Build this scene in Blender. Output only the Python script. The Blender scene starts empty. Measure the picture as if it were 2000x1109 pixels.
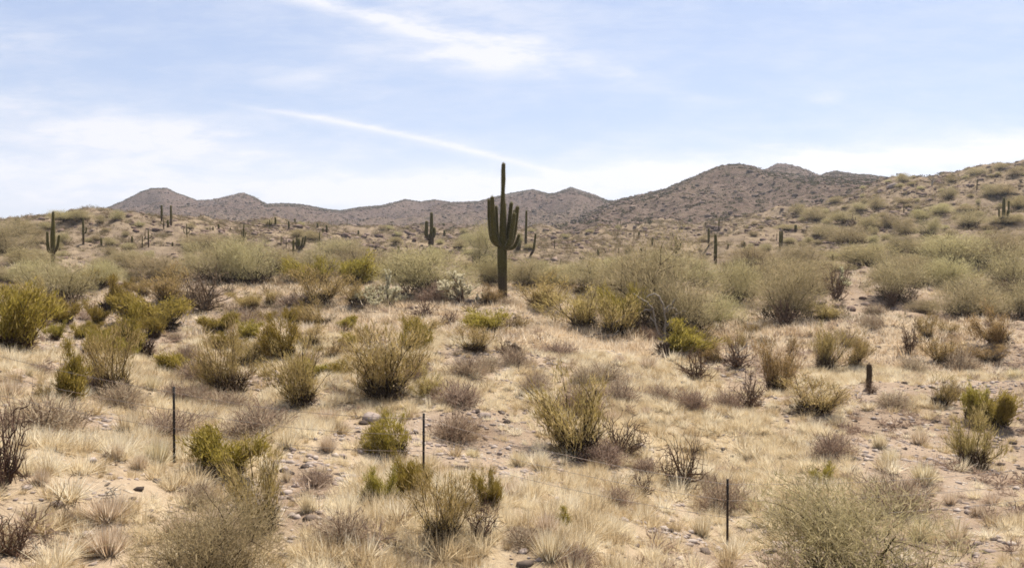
import bpy, math, random
import numpy as np
from mathutils import Vector, Euler

# ------------------------------------------------------------------ camera, sky, sun, exposure
SC = bpy.context.scene
COL = SC.collection
R = math.radians
F = 1732.0                      # focal length in pixels of the 2000 px wide photograph
PITCH = math.atan(54.5 / F)     # horizon on row 500
CAM_Z = 5.0
cam = bpy.data.cameras.new('camera')
cam.sensor_width = 36.0
cam.lens = 36.0 * F / 2000.0
cam.clip_start = 0.1
cam.clip_end = 20000
camo = bpy.data.objects.new('camera', cam)
COL.objects.link(camo)
camo.location = (0, 0, CAM_Z)
camo.rotation_euler = (R(90) - PITCH, 0, 0)
SC.camera = camo

SUN_EL, SUN_AZ = 62.0, 38.0     # azimuth clockwise from the view direction (+Y)
EXPOSURE = 1.1
SKY_STRENGTH = 0.069
sun = bpy.data.lights.new('sun', 'SUN')
sun.energy = 5.0
sun.angle = R(0.5)
sun.color = (1.0, 0.95, 0.87)
suno = bpy.data.objects.new('sun', sun)
COL.objects.link(suno)
sd = Vector((math.sin(R(SUN_AZ)) * math.cos(R(SUN_EL)), math.cos(R(SUN_AZ)) * math.cos(R(SUN_EL)), math.sin(R(SUN_EL))))
suno.rotation_euler = sd.to_track_quat('Z', 'Y').to_euler()

SC.render.engine = 'CYCLES'
SC.view_settings.view_transform = 'Standard'
SC.view_settings.look = 'None'
SC.view_settings.exposure = EXPOSURE
SC.view_settings.gamma = 1.0
SC.cycles.use_denoising = True
SC.cycles.denoising_input_passes = 'RGB_ALBEDO_NORMAL'
SC.cycles.denoising_prefilter = 'NONE'
SC.cycles.max_bounces = 6
SC.cycles.diffuse_bounces = 2
SC.cycles.transmission_bounces = 3
SC.cycles.filter_width = 1.7


class NT:
    """Small helper for node trees."""
    def __init__(s, tree):
        s.t = tree
        s.n = tree.nodes
        s.l = tree.links

    def new(s, typ, **kw):
        n = s.n.new(typ)
        for k, v in kw.items():
            setattr(n, k, v)
        return n

    def put(s, sock, v):
        if hasattr(v, 'is_linked') or isinstance(v, bpy.types.NodeSocket):
            s.l.new(v, sock)
        else:
            sock.default_value = v

    def math(s, op, a, b=0.0, c=0.0, clamp=False):
        n = s.new('ShaderNodeMath', operation=op, use_clamp=clamp)
        for i, v in enumerate((a, b, c)):
            s.put(n.inputs[i], v)
        return n.outputs[0]

    def mix(s, fac, a, b, blend='MIX'):
        n = s.new('ShaderNodeMix', data_type='RGBA', blend_type=blend)
        n.clamp_factor = True
        s.put(n.inputs[0], fac)
        for i, v in ((6, a), (7, b)):
            if isinstance(v, (tuple, list)) and len(v) == 3:
                v = (*v, 1.0)
            s.put(n.inputs[i], v)
        return n.outputs[2]

    def noise(s, vec, scale, detail=4.0, rough=0.55, dist=0.0):
        n = s.new('ShaderNodeTexNoise')
        if vec is not None:
            s.l.new(vec, n.inputs['Vector'])
        n.inputs['Scale'].default_value = scale
        n.inputs['Detail'].default_value = detail
        n.inputs['Roughness'].default_value = rough
        n.inputs['Distortion'].default_value = dist
        return n.outputs[0]

    def ramp(s, v, lo, hi):
        n = s.new('ShaderNodeMapRange', interpolation_type='SMOOTHSTEP')
        s.put(n.inputs[0], v)
        n.inputs[1].default_value = lo
        n.inputs[2].default_value = hi
        n.inputs[3].default_value = 0.0
        n.inputs[4].default_value = 1.0
        return n.outputs[0]


def build_world():
    w = bpy.data.worlds.new('World')
    SC.world = w
    w.use_nodes = True
    t = NT(w.node_tree)
    for n in list(t.n):
        t.n.remove(n)
    out = t.new('ShaderNodeOutputWorld')
    bg = t.new('ShaderNodeBackground')
    t.l.new(bg.outputs[0], out.inputs[0])
    sky = t.new('ShaderNodeTexSky', sky_type='NISHITA')
    sky.sun_disc = False
    sky.sun_elevation = R(SUN_EL)
    sky.sun_rotation = R(SUN_AZ)
    sky.altitude = 700
    sky.air_density = 1.0
    sky.dust_density = 1.2
    sky.ozone_density = 1.6
    tc = t.new('ShaderNodeTexCoord')
    sep = t.new('ShaderNodeSeparateXYZ')
    t.l.new(tc.outputs['Generated'], sep.inputs[0])
    x, y, z = sep.outputs
    yc = t.math('MAXIMUM', y, 0.05)
    # position on a flat layer seen along the bearing: p across, q down (units of the photograph's pixels, about)
    p = t.math('MULTIPLY_ADD', t.math('DIVIDE', x, yc), F, 1000.0)
    q = t.math('MULTIPLY_ADD', t.math('DIVIDE', z, yc), -F, 500.0)
    cmb = t.new('ShaderNodeCombineXYZ')
    t.l.new(t.math('MULTIPLY', p, 0.001), cmb.inputs[0])
    t.l.new(t.math('MULTIPLY', q, 0.001), cmb.inputs[1])
    # streaky cirrus noise, stretched along a direction sloping down to the right
    mp = t.new('ShaderNodeMapping')
    mp.inputs['Rotation'].default_value = (0, 0, R(-10))
    mp.inputs['Scale'].default_value = (1.0, 4.2, 1.0)
    t.l.new(cmb.outputs[0], mp.inputs[0])
    n1 = t.noise(mp.outputs[0], 3.2, 7.0, 0.6, 0.35)
    n2 = t.noise(mp.outputs[0], 11.0, 5.0, 0.6, 0.3)
    n3 = t.noise(cmb.outputs[0], 3.0, 5.0, 0.55, 0.2)
    streak = t.math('ADD', t.math('MULTIPLY', n1, 0.62), t.math('MULTIPLY', n2, 0.38))
    warp = t.math('MULTIPLY', t.math('SUBTRACT', n3, 0.5), 90.0)
    pw = t.math('ADD', p, warp)
    qw = t.math('ADD', q, t.math('MULTIPLY', t.math('SUBTRACT', n1, 0.5), 60.0))
    blobs = [  # p, q, radius along, radius across, slope in degrees, amount
        (700, 26, 190, 17, 14, 0.62), (800, 60, 120, 14, 16, 0.35),
        (880, 112, 200, 34, 7, 0.60), (990, 108, 75, 30, 0, 0.30), (900, 30, 260, 60, 8, 0.22),
        (1190, 140, 170, 22, 18, 0.24), (1610, 198, 28, 10, 0, 0.25), (640, 165, 150, 18, 5, 0.32),
        (300, 272, 290, 44, 4, 0.52), (450, 284, 105, 20, 3, 0.55), (60, 210, 170, 52, 14, 0.34),
        (40, 300, 260, 50, 8, 0.34), (30, 90, 160, 40, 6, 0.20), (680, 292, 110, 22, 6, 0.28), (560, 330, 260, 28, 6, 0.36),
        (1270, 345, 380, 34, -5, 0.75), (1000, 372, 300, 26, 0, 0.5), (1530, 298, 80, 22, 8, 0.5), (1660, 325, 320, 26, -4, 0.55),
        (1930, 305, 260, 28, -6, 0.6), (1130, 300, 48, 14, -6, 0.42),
        (150, 372, 420, 46, 2, 0.62), (700, 380, 420, 30, 1, 0.42)]
    total = None
    for (cx, cy, ra, rb, ang, amt) in blobs:
        c, s_ = math.cos(R(ang)), math.sin(R(ang))
        dx = t.math('SUBTRACT', pw, cx)
        dy = t.math('SUBTRACT', qw, cy)
        a = t.math('ADD', t.math('MULTIPLY', dx, c / ra), t.math('MULTIPLY', dy, s_ / ra))
        b = t.math('ADD', t.math('MULTIPLY', dx, -s_ / rb), t.math('MULTIPLY', dy, c / rb))
        e = t.math('ADD', t.math('MULTIPLY', a, a), t.math('MULTIPLY', b, b))
        g = t.math('MULTIPLY', t.math('EXPONENT', t.math('MULTIPLY', e, -0.9)), amt)
        total = g if total is None else t.math('ADD', total, g)
    total = t.math('MULTIPLY', total, t.math('MULTIPLY_ADD', t.ramp(streak, 0.34, 0.66), 1.05, 0.42))
    # aircraft trail: a thin curved line across the layer
    pr = t.math('SUBTRACT', p, 480.0)
    line = t.math('ADD', t.math('MULTIPLY_ADD', pr, 0.14, 210.0), t.math('MULTIPLY', t.math('MULTIPLY', pr, pr), 0.00012))
    dq = t.math('SUBTRACT', t.math('ADD', q, t.math('MULTIPLY', t.math('SUBTRACT', n2, 0.5), 12.0)), line)
    dn = t.math('DIVIDE', dq, 5.5)
    trail = t.math('EXPONENT', t.math('MULTIPLY', t.math('MULTIPLY', dn, dn), -1.0))
    dn2 = t.math('DIVIDE', dq, 15.0)
    soft = t.math('EXPONENT', t.math('MULTIPLY', t.math('MULTIPLY', dn2, dn2), -1.0))
    ends = t.math('MULTIPLY', t.ramp(p, 400.0, 620.0), t.math('SUBTRACT', 1.0, t.ramp(p, 1000.0, 1220.0)))
    tr = t.math('MULTIPLY', t.math('ADD', t.math('MULTIPLY', trail, 0.52), t.math('MULTIPLY', soft, 0.28)), ends)
    tr = t.math('MULTIPLY', tr, t.math('MULTIPLY_ADD', n2, 1.0, 0.45))
    cloud = t.math('ADD', total, tr)
    front = t.ramp(y, 0.05, 0.3)
    cloud = t.math('MULTIPLY', cloud, front)
    base = t.math('MULTIPLY', t.ramp(streak, 0.38, 0.70), 0.24)
    cloud = t.math('MINIMUM', t.math('ADD', cloud, base), 0.93)
    K = 1.0 / (SKY_STRENGTH * 2 ** EXPOSURE)
    veil = t.mix(0.62, sky.outputs[0], (0.50 * K, 0.595 * K, 0.86 * K))      # thin high haze that lightens the blue
    low = t.math('SUBTRACT', 1.0, t.ramp(z, 0.03, 0.17))
    veil = t.mix(t.math('MULTIPLY', low, 0.55), veil, (0.78 * K, 0.83 * K, 0.95 * K))
    col = t.mix(cloud, veil, (0.93 * K, 0.93 * K, 0.985 * K))
    t.l.new(col, bg.inputs[0])
    bg.inputs[1].default_value = SKY_STRENGTH


build_world()

# ------------------------------------------------------------------ numbers: noise, projection, terrain
RNG = np.random.default_rng(7)
random.seed(7)
_TAB = np.random.default_rng(99).random((16, 256, 256))


def vnoise(x, y, k=0):
    x = np.asarray(x, float); y = np.asarray(y, float)
    xi = np.floor(x); yi = np.floor(y)
    fx = x - xi; fy = y - yi
    fx = fx * fx * (3 - 2 * fx); fy = fy * fy * (3 - 2 * fy)
    a = xi.astype(np.int64) & 255; b = yi.astype(np.int64) & 255
    a1 = (a + 1) & 255; b1 = (b + 1) & 255
    T = _TAB[k % 16]
    return (T[a, b] * (1 - fx) + T[a1, b] * fx) * (1 - fy) + (T[a, b1] * (1 - fx) + T[a1, b1] * fx) * fy


def fbm(x, y, k=0, octv=4, gain=0.5):
    s = 0; amp = 1; tot = 0; f = 1.0
    for i in range(octv):
        s = s + amp * vnoise(x * f + 17.3 * i, y * f + 9.1 * i, k + i)
        tot += amp; amp *= gain; f *= 2.03
    return s / tot


def ray(px, py):
    """Bearing u = x/y and slope s = dz/dy of the sight line through a point of the photograph."""
    xc = (np.asarray(px, float) - 1000.0) / F
    yc = (554.5 - np.asarray(py, float)) / F
    cp, sp = math.cos(PITCH), math.sin(PITCH)
    dy = cp + yc * sp
    dz = yc * cp - sp
    return xc / dy, dz / dy


def to_pixel(x, y, z):
    cp, sp = math.cos(PITCH), math.sin(PITCH)
    dz = z - CAM_Z
    d = y * cp - dz * sp
    return 1000 + F * x / d, 554.5 - F * (y * sp + dz * cp) / d


T_D = np.array([3, 6, 9, 12, 14.5, 18, 22, 28, 36, 44, 52, 65, 85, 110, 150, 190, 240, 320, 420, 600, 1000, 1800], float)
T_NEARPX = np.array([-400, 0, 340, 827, 1420, 2000, 2500], float)
T_NEAR = np.array([
    [2200, 2500, 2700, 2900, 3000, 2900, 2900],
    [1300, 1450, 1600, 1700, 1760, 1700, 1700],
    [1000, 1130, 1240, 1300, 1380, 1330, 1300],
    [810, 930, 1020, 1075, 1180, 1150, 1120],
    [725, 840, 925, 965, 1068, 1040, 1010],
    [660, 768, 842, 872, 955, 945, 925],
    [622, 712, 775, 800, 865, 868, 850],
    [590, 665, 713, 730, 775, 785, 780],
    [560, 628, 658, 670, 700, 710, 710],
    [540, 602, 625, 625, 650, 655, 660],
    [525, 580, 592, 590, 615, 615, 620],
    [505, 550, 556, 560, 580, 572, 570],
    [480, 512, 520, 530, 540, 522, 510]], float)
T_PX = np.array([-400, 0, 200, 340, 500, 700, 827, 1000, 1150, 1300, 1420, 1600, 1750, 2000, 2500], float)
T_FAR = np.array([
    [460, 475, 475, 480, 495, 500, 505, 505, 505, 505, 500, 485, 470, 462, 430],
    [434, 436, 420, 434, 465, 481, 483, 482, 482, 480, 472, 447, 418, 398, 340],
    [432, 438, 419, 431, 447, 462, 466, 468, 468, 462, 453, 422, 380, 347, 290],
    [450, 455, 440, 446, 443, 447, 450, 456, 456, 449, 440, 404, 359, 320, 272],
    [470, 470, 460, 460, 452, 449, 452, 451, 446, 438, 428, 392, 364, 330, 285],
    [480, 480, 470, 466, 462, 460, 460, 456, 444, 432, 424, 402, 384, 352, 300],
    [490, 480, 472, 468, 464, 462, 462, 458, 446, 436, 430, 410, 390, 370, 330],
    [485, 478, 472, 468, 464, 462, 462, 458, 450, 444, 440, 430, 420, 400, 380],
    [485, 478, 472, 468, 464, 462, 462, 458, 452, 448, 445, 440, 435, 430, 420]], float)
_near = np.array([np.interp(T_PX, T_NEARPX, r) for r in T_NEAR])
_rows = np.vstack([_near, T_FAR])
_, T_S = ray(np.zeros_like(_rows), _rows)
T_Z = T_S * T_D[:, None]
T_U = (T_PX - 1000) / F
SKY_A = np.array([(-600, 500), (100, 470), (180, 418), (240, 393), (275, 375), (295, 368), (325, 367), (345, 377), (385, 391), (415, 390), (450, 382), (475, 376), (500, 386), (520, 398),
                  (560, 397), (590, 399), (640, 409), (665, 411), (700, 405), (745, 401), (770, 395), (792, 389), (820, 394), (850, 390), (880, 395), (935, 393), (960, 386),
                  (1000, 377), (1040, 370), (1070, 378), (1085, 377), (1115, 366), (1140, 374), (1165, 381), (1185, 391), (1230, 395), (1400, 410), (2600, 440)], float)
SKY_B = np.array([(-600, 500), (1050, 470), (1130, 425), (1190, 396), (1215, 388), (1260, 379), (1300, 369), (1330, 356), (1360, 343), (1390, 330), (1410, 323), (1440, 320), (1470, 324), (1495, 334),
                  (1520, 336), (1570, 344), (1620, 345), (1680, 345), (1720, 352), (1760, 362), (1850, 375), (2600, 420)], float)
SKY_C = np.array([(-600, 500), (1250, 470), (1400, 400), (1450, 352), (1480, 338), (1505, 325), (1520, 319), (1545, 321), (1575, 331), (1600, 343), (1615, 338), (1635, 334), (1665, 339), (1700, 341), (1730, 346), (1755, 357), (1850, 390), (2600, 430)], float)


def terrain(x, y):
    x = np.asarray(x, float); y = np.asarray(y, float)
    yy = np.maximum(y, 3.0)
    u = x / yy
    uc = np.clip(u, T_U[0], T_U[-1])
    # table: linear across bearings, smooth along distance
    li = np.interp(np.log(yy), np.log(T_D), np.arange(len(T_D)))
    i0 = np.clip(np.floor(li).astype(int), 0, len(T_D) - 2)
    f = li - i0
    ui = np.interp(uc, T_U, np.arange(len(T_U)))
    j0 = np.clip(np.floor(ui).astype(int), 0, len(T_U) - 2)
    g = ui - j0
    g = g * g * (3 - 2 * g) * 0.6 + g * 0.4

    def at_row(i):
        i = np.clip(i, 0, len(T_D) - 1)
        return T_Z[i, j0] * (1 - g) + T_Z[i, j0 + 1] * g
    p0, p1, p2, p3 = at_row(i0 - 1), at_row(i0), at_row(i0 + 1), at_row(i0 + 2)
    m1 = (p2 - p0) * 0.5; m2 = (p3 - p1) * 0.5
    f2 = f * f; f3 = f2 * f
    z = (2 * f3 - 3 * f2 + 1) * p1 + (f3 - 2 * f2 + f) * m1 + (-2 * f3 + 3 * f2) * p2 + (f3 - f2) * m2
    # relief
    z = z + (fbm(x / 9, y / 9, 1, 4) - 0.5) * (1.35 + 0.016 * np.minimum(yy, 260))
    z = z + (fbm(x / 24, y / 24, 10, 3) - 0.5) * np.clip((yy - 60) / 60, 0, 1) * 0.022 * np.minimum(yy, 260)
    z = z + (fbm(x / 1.7, y / 1.7, 5, 3) - 0.5) * np.clip(0.36 + 0.004 * yy, 0.36, 0.9)
    z = z + (fbm(x / 4.2, y / 4.2, 12, 2) - 0.5) * 0.45 * np.clip(yy / 14, 0, 1)
    # far ranges
    rid = 1 - np.abs(2 * fbm(x / 75, y / 110, 3, 4) - 1) * 1.0
    rough = (fbm(x / 22, y / 26, 8, 4, 0.6) - 0.5)
    for pts, d0, d1, amp in ((SKY_A, 480.0, 950.0, 30.0), (SKY_C, 430.0, 700.0, 16.0), (SKY_B, 270.0, 520.0, 17.0)):
        uu, _ = ray(pts[:, 0], pts[:, 1])
        row = np.interp(u, uu, pts[:, 1])
        _, s = ray(row, row)
        crest = s * d1
        tt = (yy - d0) / (d1 - d0)
        up = np.clip(tt, 0, 1)
        prof = up ** 1.15
        prof = prof * np.where(tt > 1, np.clip(1 - (tt - 1) * 0.8, 0, 1), 1)
        bell = np.clip(4 * up * (1 - up), 0, 1) * (tt < 1)
        edge = np.clip((tt > 0) * 1.0, 0, 1) * np.clip(1.25 - tt, 0, 1) * np.clip(tt * 3, 0, 1)
        base = z
        cand = base * (1 - prof) + crest * prof + bell * (rid - 0.62) * amp + edge * rough * amp * 0.33
        cand = np.where(tt < 1.0, np.minimum(cand, s * yy - (1 - up) * 4.0), cand)
        z = np.where((tt > 0) & (crest > base - 30), np.maximum(z, cand), z)
    return z + CAM_Z


_YS = np.exp(np.linspace(math.log(3.2), math.log(1500), 2600))


def at(px, py):
    """The ground point seen at a pixel of the photograph (first meeting of the sight line with the ground)."""
    u, s = ray(px, py)
    zz = terrain(u * _YS, _YS) - CAM_Z
    hit = np.nonzero(zz >= s * _YS)[0]
    if len(hit) == 0:
        ang = zz / _YS
        k = int(np.argmax(ang[_YS < 420]))
    else:
        k = int(hit[0])
    y = float(_YS[k])
    return float(u * y), y, float(zz[k] + CAM_Z)


# ------------------------------------------------------------------ mesh helpers
def mesh_obj(name, verts, tris, mat, parent=None, rnd=None, smooth=False, mat_idx=None, quads=None):
    verts = np.asarray(verts, np.float32).reshape(-1, 3)
    me = bpy.data.meshes.new(name)
    faces = np.asarray(tris, np.int32)
    k = faces.shape[1]
    me.vertices.add(len(verts))
    me.vertices.foreach_set('co', verts.ravel())
    me.loops.add(faces.size)
    me.loops.foreach_set('vertex_index', faces.ravel())
    me.polygons.add(len(faces))
    me.polygons.foreach_set('loop_start', np.arange(0, faces.size, k, dtype=np.int32))
    for m in (mat if isinstance(mat, (list, tuple)) else [mat]):
        me.materials.append(m)
    if mat_idx is not None:
        me.polygons.foreach_set('material_index', np.asarray(mat_idx, np.int32))
    if smooth:
        me.polygons.foreach_set('use_smooth', np.ones(len(faces), bool))
    me.update(calc_edges=True)
    if rnd is not None:
        a = me.attributes.new('rnd', 'FLOAT', 'POINT')
        a.data.foreach_set('value', np.asarray(rnd, np.float32))
    o = bpy.data.objects.new(name, me)
    COL.objects.link(o)
    if parent is not None:
        o.parent = parent
    return o


class Buf:
    """Collects triangles with a random tint value per piece."""
    def __init__(s):
        s.v = []; s.f = []; s.r = []; s.n = 0; s.m = []

    def add(s, v, f, r, m=0):
        v = np.asarray(v, float).reshape(-1, 3)
        f = np.asarray(f, int)
        s.v.append(v); s.f.append(f + s.n); s.r.append(np.broadcast_to(r, (len(v),)).astype(float)); s.n += len(v)
        s.m.append(np.full(len(f), m))

    def obj(s, name, mat, parent=None, smooth=False):
        return mesh_obj(name, np.vstack(s.v), np.vstack(s.f), mat, parent, np.concatenate(s.r), smooth, np.concatenate(s.m))

    def blades(s, P, D, L, W, rng, tint=None, m=0, bend=0.0):
        P = np.asarray(P, float); D = np.asarray(D, float)
        n = len(P)
        D = D / np.maximum(np.linalg.norm(D, axis=1, keepdims=True), 1e-6)
        side = np.cross(D, rng.normal(size=(n, 3)))
        side /= np.maximum(np.linalg.norm(side, axis=1, keepdims=True), 1e-6)
        L = np.broadcast_to(L, (n,))[:, None]; W = np.broadcast_to(W, (n,))[:, None]
        v = np.stack([P - side * W / 2, P + side * W / 2, P + D * L], 1).reshape(-1, 3)
        f = np.arange(3 * n).reshape(-1, 3)
        t = rng.random(n) if tint is None else tint
        s.add(v, f, np.repeat(t, 3), m)

    def tube(s, pts, rad, sides=4, tint=0.5, m=0, cap=True):
        pts = np.asarray(pts, float); rad = np.broadcast_to(rad, (len(pts),))
        n = len(pts)
        tan = np.gradient(pts, axis=0)
        tan /= np.maximum(np.linalg.norm(tan, axis=1, keepdims=True), 1e-9)
        ref = np.array([0.31, 0.77, 0.2]) if abs(tan[0] @ np.array([0.31, 0.77, 0.2])) < 0.8 else np.array([1.0, 0, 0])
        a = np.cross(tan, ref); a /= np.maximum(np.linalg.norm(a, axis=1, keepdims=True), 1e-9)
        b = np.cross(tan, a)
        th = np.arange(sides) / sides * 2 * np.pi
        ring = pts[:, None, :] + rad[:, None, None] * (np.cos(th)[None, :, None] * a[:, None, :] + np.sin(th)[None, :, None] * b[:, None, :])
        v = ring.reshape(-1, 3)
        f = []
        i = np.arange(n - 1)[:, None] * sides; j = np.arange(sides)[None, :]; j1 = (j + 1) % sides
        q0, q1, q2, q3 = i + j, i + j1, i + sides + j1, i + sides + j
        f = np.vstack([np.stack([q0, q1, q2], -1).reshape(-1, 3), np.stack([q0, q2, q3], -1).reshape(-1, 3)])
        if cap:
            v = np.vstack([v, pts[-1:]])
            e = (n - 1) * sides
            jj = np.arange(sides)
            f = np.vstack([f, np.stack([e + jj, e + (jj + 1) % sides, np.full(sides, n * sides)], -1)])
        s.add(v, f, tint, m)


def curve(p0, d0, length, n, rng, wob=0.25, up=0.0):
    """A wandering branch line."""
    p = np.array(p0, float); d = np.array(d0, float); d /= np.linalg.norm(d)
    out = [p.copy()]
    st = length / (n - 1)
    for _ in range(n - 1):
        d = d + rng.normal(size=3) * wob + np.array([0, 0, up])
        d /= np.linalg.norm(d)
        p = p + d * st
        out.append(p.copy())
    return np.array(out)


def catmull(pts, per=8):
    pts = np.asarray(pts, float)
    P = np.vstack([2 * pts[0] - pts[1], pts, 2 * pts[-1] - pts[-2]])
    out = []
    for i in range(1, len(P) - 2):
        for t in np.linspace(0, 1, per, endpoint=False):
            a, b, c, d = P[i - 1], P[i], P[i + 1], P[i + 2]
            out.append(0.5 * ((2 * b) + (-a + c) * t + (2 * a - 5 * b + 4 * c - d) * t * t + (-a + 3 * b - 3 * c + d) * t ** 3))
    out.append(P[-2])
    return np.array(out)


# ------------------------------------------------------------------ materials
def new_mat(name):
    m = bpy.data.materials.new(name)
    m.use_nodes = True
    t = NT(m.node_tree)
    for n in list(t.n):
        t.n.remove(n)
    out = t.new('ShaderNodeOutputMaterial')
    return m, t, out


def leaf_mat(name, cols, translucent=0.3, obj_var=0.18):
    """Plant fibre: colour varies from blade to blade and a little from plant to plant."""
    m, t, out = new_mat(name)
    at_ = t.new('ShaderNodeAttribute', attribute_name='rnd')
    ob = t.new('ShaderNodeObjectInfo')
    rp = t.new('ShaderNodeValToRGB')
    rp.color_ramp.elements[0].color = (*cols[0], 1)
    rp.color_ramp.elements[1].color = (*cols[-1], 1)
    for i, c in enumerate(cols[1:-1]):
        e = rp.color_ramp.elements.new((i + 1) / (len(cols) - 1))
        e.color = (*c, 1)
    t.l.new(at_.outputs['Fac'], rp.inputs[0])
    hsv = t.new('ShaderNodeHueSaturation')
    t.l.new(rp.outputs[0], hsv.inputs['Color'])
    t.l.new(t.math('MULTIPLY_ADD', ob.outputs['Random'], 2 * obj_var, 1 - obj_var), hsv.inputs['Value'])
    t.l.new(t.math('MULTIPLY_ADD', ob.outputs['Random'], 0.03, 0.485), hsv.inputs['Hue'])
    col = hsv.outputs[0]
    if obj_var > 0.15:          # some plants of a kind are dry and brown
        rr = t.math('FRACT', t.math('MULTIPLY', ob.outputs['Random'], 37.0))
        col = t.mix(t.math('MULTIPLY', t.math('POWER', rr, 2.5), 0.45), col, tuple(0.5 * (a + b) for a, b in zip(cols[1], (0.20, 0.115, 0.06))))
    df = t.new('ShaderNodeBsdfDiffuse')
    t.l.new(col, df.inputs[0])
    if translucent > 0:
        tr = t.new('ShaderNodeBsdfTranslucent')
        t.l.new(col, tr.inputs[0])
        mx = t.new('ShaderNodeMixShader')
        mx.inputs[0].default_value = translucent
        t.l.new(df.outputs[0], mx.inputs[1]); t.l.new(tr.outputs[0], mx.inputs[2])
        t.l.new(mx.outputs[0], out.inputs[0])
    else:
        t.l.new(df.outputs[0], out.inputs[0])
    return m


def rock_mat(name, a, b):
    m, t, out = new_mat(name)
    at_ = t.new('ShaderNodeAttribute', attribute_name='rnd')
    g = t.new('ShaderNodeNewGeometry')
    n = t.noise(g.outputs['Position'], 9.0, 4.0, 0.6)
    c = t.mix(at_.outputs['Fac'], a, b)
    c = t.mix(t.math('MULTIPLY', t.ramp(n, 0.35, 0.75), 0.5), c, tuple(0.55 * k for k in a))
    df = t.new('ShaderNodeBsdfDiffuse')
    t.l.new(c, df.inputs[0])
    t.l.new(df.outputs[0], out.inputs[0])
    return m


def ground_mat():
    m, t, out = new_mat('desert_soil')
    g = t.new('ShaderNodeNewGeometry')
    P = g.outputs['Position']
    cov = t.new('ShaderNodeAttribute', attribute_name='rnd').outputs['Fac']      # how much dry grass litter covers the soil
    soil = t.mix(t.ramp(t.noise(P, 0.35, 5.0, 0.6), 0.3, 0.7), (0.192, 0.1371, 0.0938), (0.2722, 0.2057, 0.148))
    soil = t.mix(t.math('MULTIPLY', t.ramp(t.noise(P, 2.6, 4.0, 0.65), 0.5, 0.75), 0.6), soil, (0.1815, 0.1299, 0.0903))
    v = t.new('ShaderNodeTexVoronoi')
    v.inputs['Scale'].default_value = 8.0
    t.l.new(P, v.inputs['Vector'])
    stone = t.math('SUBTRACT', 1.0, t.ramp(v.outputs['Distance'], 0.12, 0.42))
    pick = t.ramp(t.noise(P, 1.1, 3.0, 0.6), 0.47, 0.60)
    sc = t.mix(v.outputs['Color'], (0.2373, 0.1913, 0.1552), (0.4189, 0.3609, 0.296))
    soil = t.mix(t.math('MULTIPLY', stone, pick), soil, sc)
    v2 = t.new('ShaderNodeTexVoronoi')
    v2.inputs['Scale'].default_value = 2.2
    t.l.new(P, v2.inputs['Vector'])
    st2 = t.math('SUBTRACT', 1.0, t.ramp(v2.outputs['Distance'], 0.10, 0.34))
    soil = t.mix(t.math('MULTIPLY', t.math('MULTIPLY', st2, t.ramp(t.noise(P, 0.5, 3.0, 0.6), 0.5, 0.62)), 0.7), soil, (0.2303, 0.1804, 0.1443))
    sp = t.new('ShaderNodeSeparateXYZ')
    t.l.new(P, sp.inputs[0])
    hill = t.mix(t.ramp(t.noise(P, 0.8, 6.0, 0.75), 0.40, 0.62), (0.1766, 0.1332, 0.0879), (0.0863, 0.0629, 0.0431))
    hill = t.mix(t.ramp(t.noise(P, 0.22, 5.0, 0.7), 0.52, 0.66), hill, (0.2094, 0.1572, 0.0981))
    soil = t.mix(t.math('MULTIPLY', t.ramp(sp.outputs[1], 55.0, 105.0), 0.8), soil, hill)
    straw = t.mix(t.ramp(t.noise(P, 5.0, 5.0, 0.7), 0.3, 0.7), (0.2932, 0.2165, 0.1191), (0.4608, 0.3681, 0.2309))
    col = t.mix(t.math('MULTIPLY', cov, 0.65), soil, straw)
    df = t.new('ShaderNodeBsdfDiffuse')
    t.l.new(col, df.inputs[0])
    h = t.math('ADD', t.math('MULTIPLY', t.math('MULTIPLY', stone, pick), 0.6), t.math('MULTIPLY', t.noise(P, 6.0, 6.0, 0.7), 0.9))
    h = t.math('ADD', h, t.math('MULTIPLY', st2, 0.8))
    bp = t.new('ShaderNodeBump')
    bp.inputs['Strength'].default_value = 0.9
    bp.inputs['Distance'].default_value = 0.07
    t.l.new(h, bp.inputs['Height'])
    t.l.new(bp.outputs[0], df.inputs['Normal'])
    t.l.new(df.outputs[0], out.inputs[0])
    return m


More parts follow.
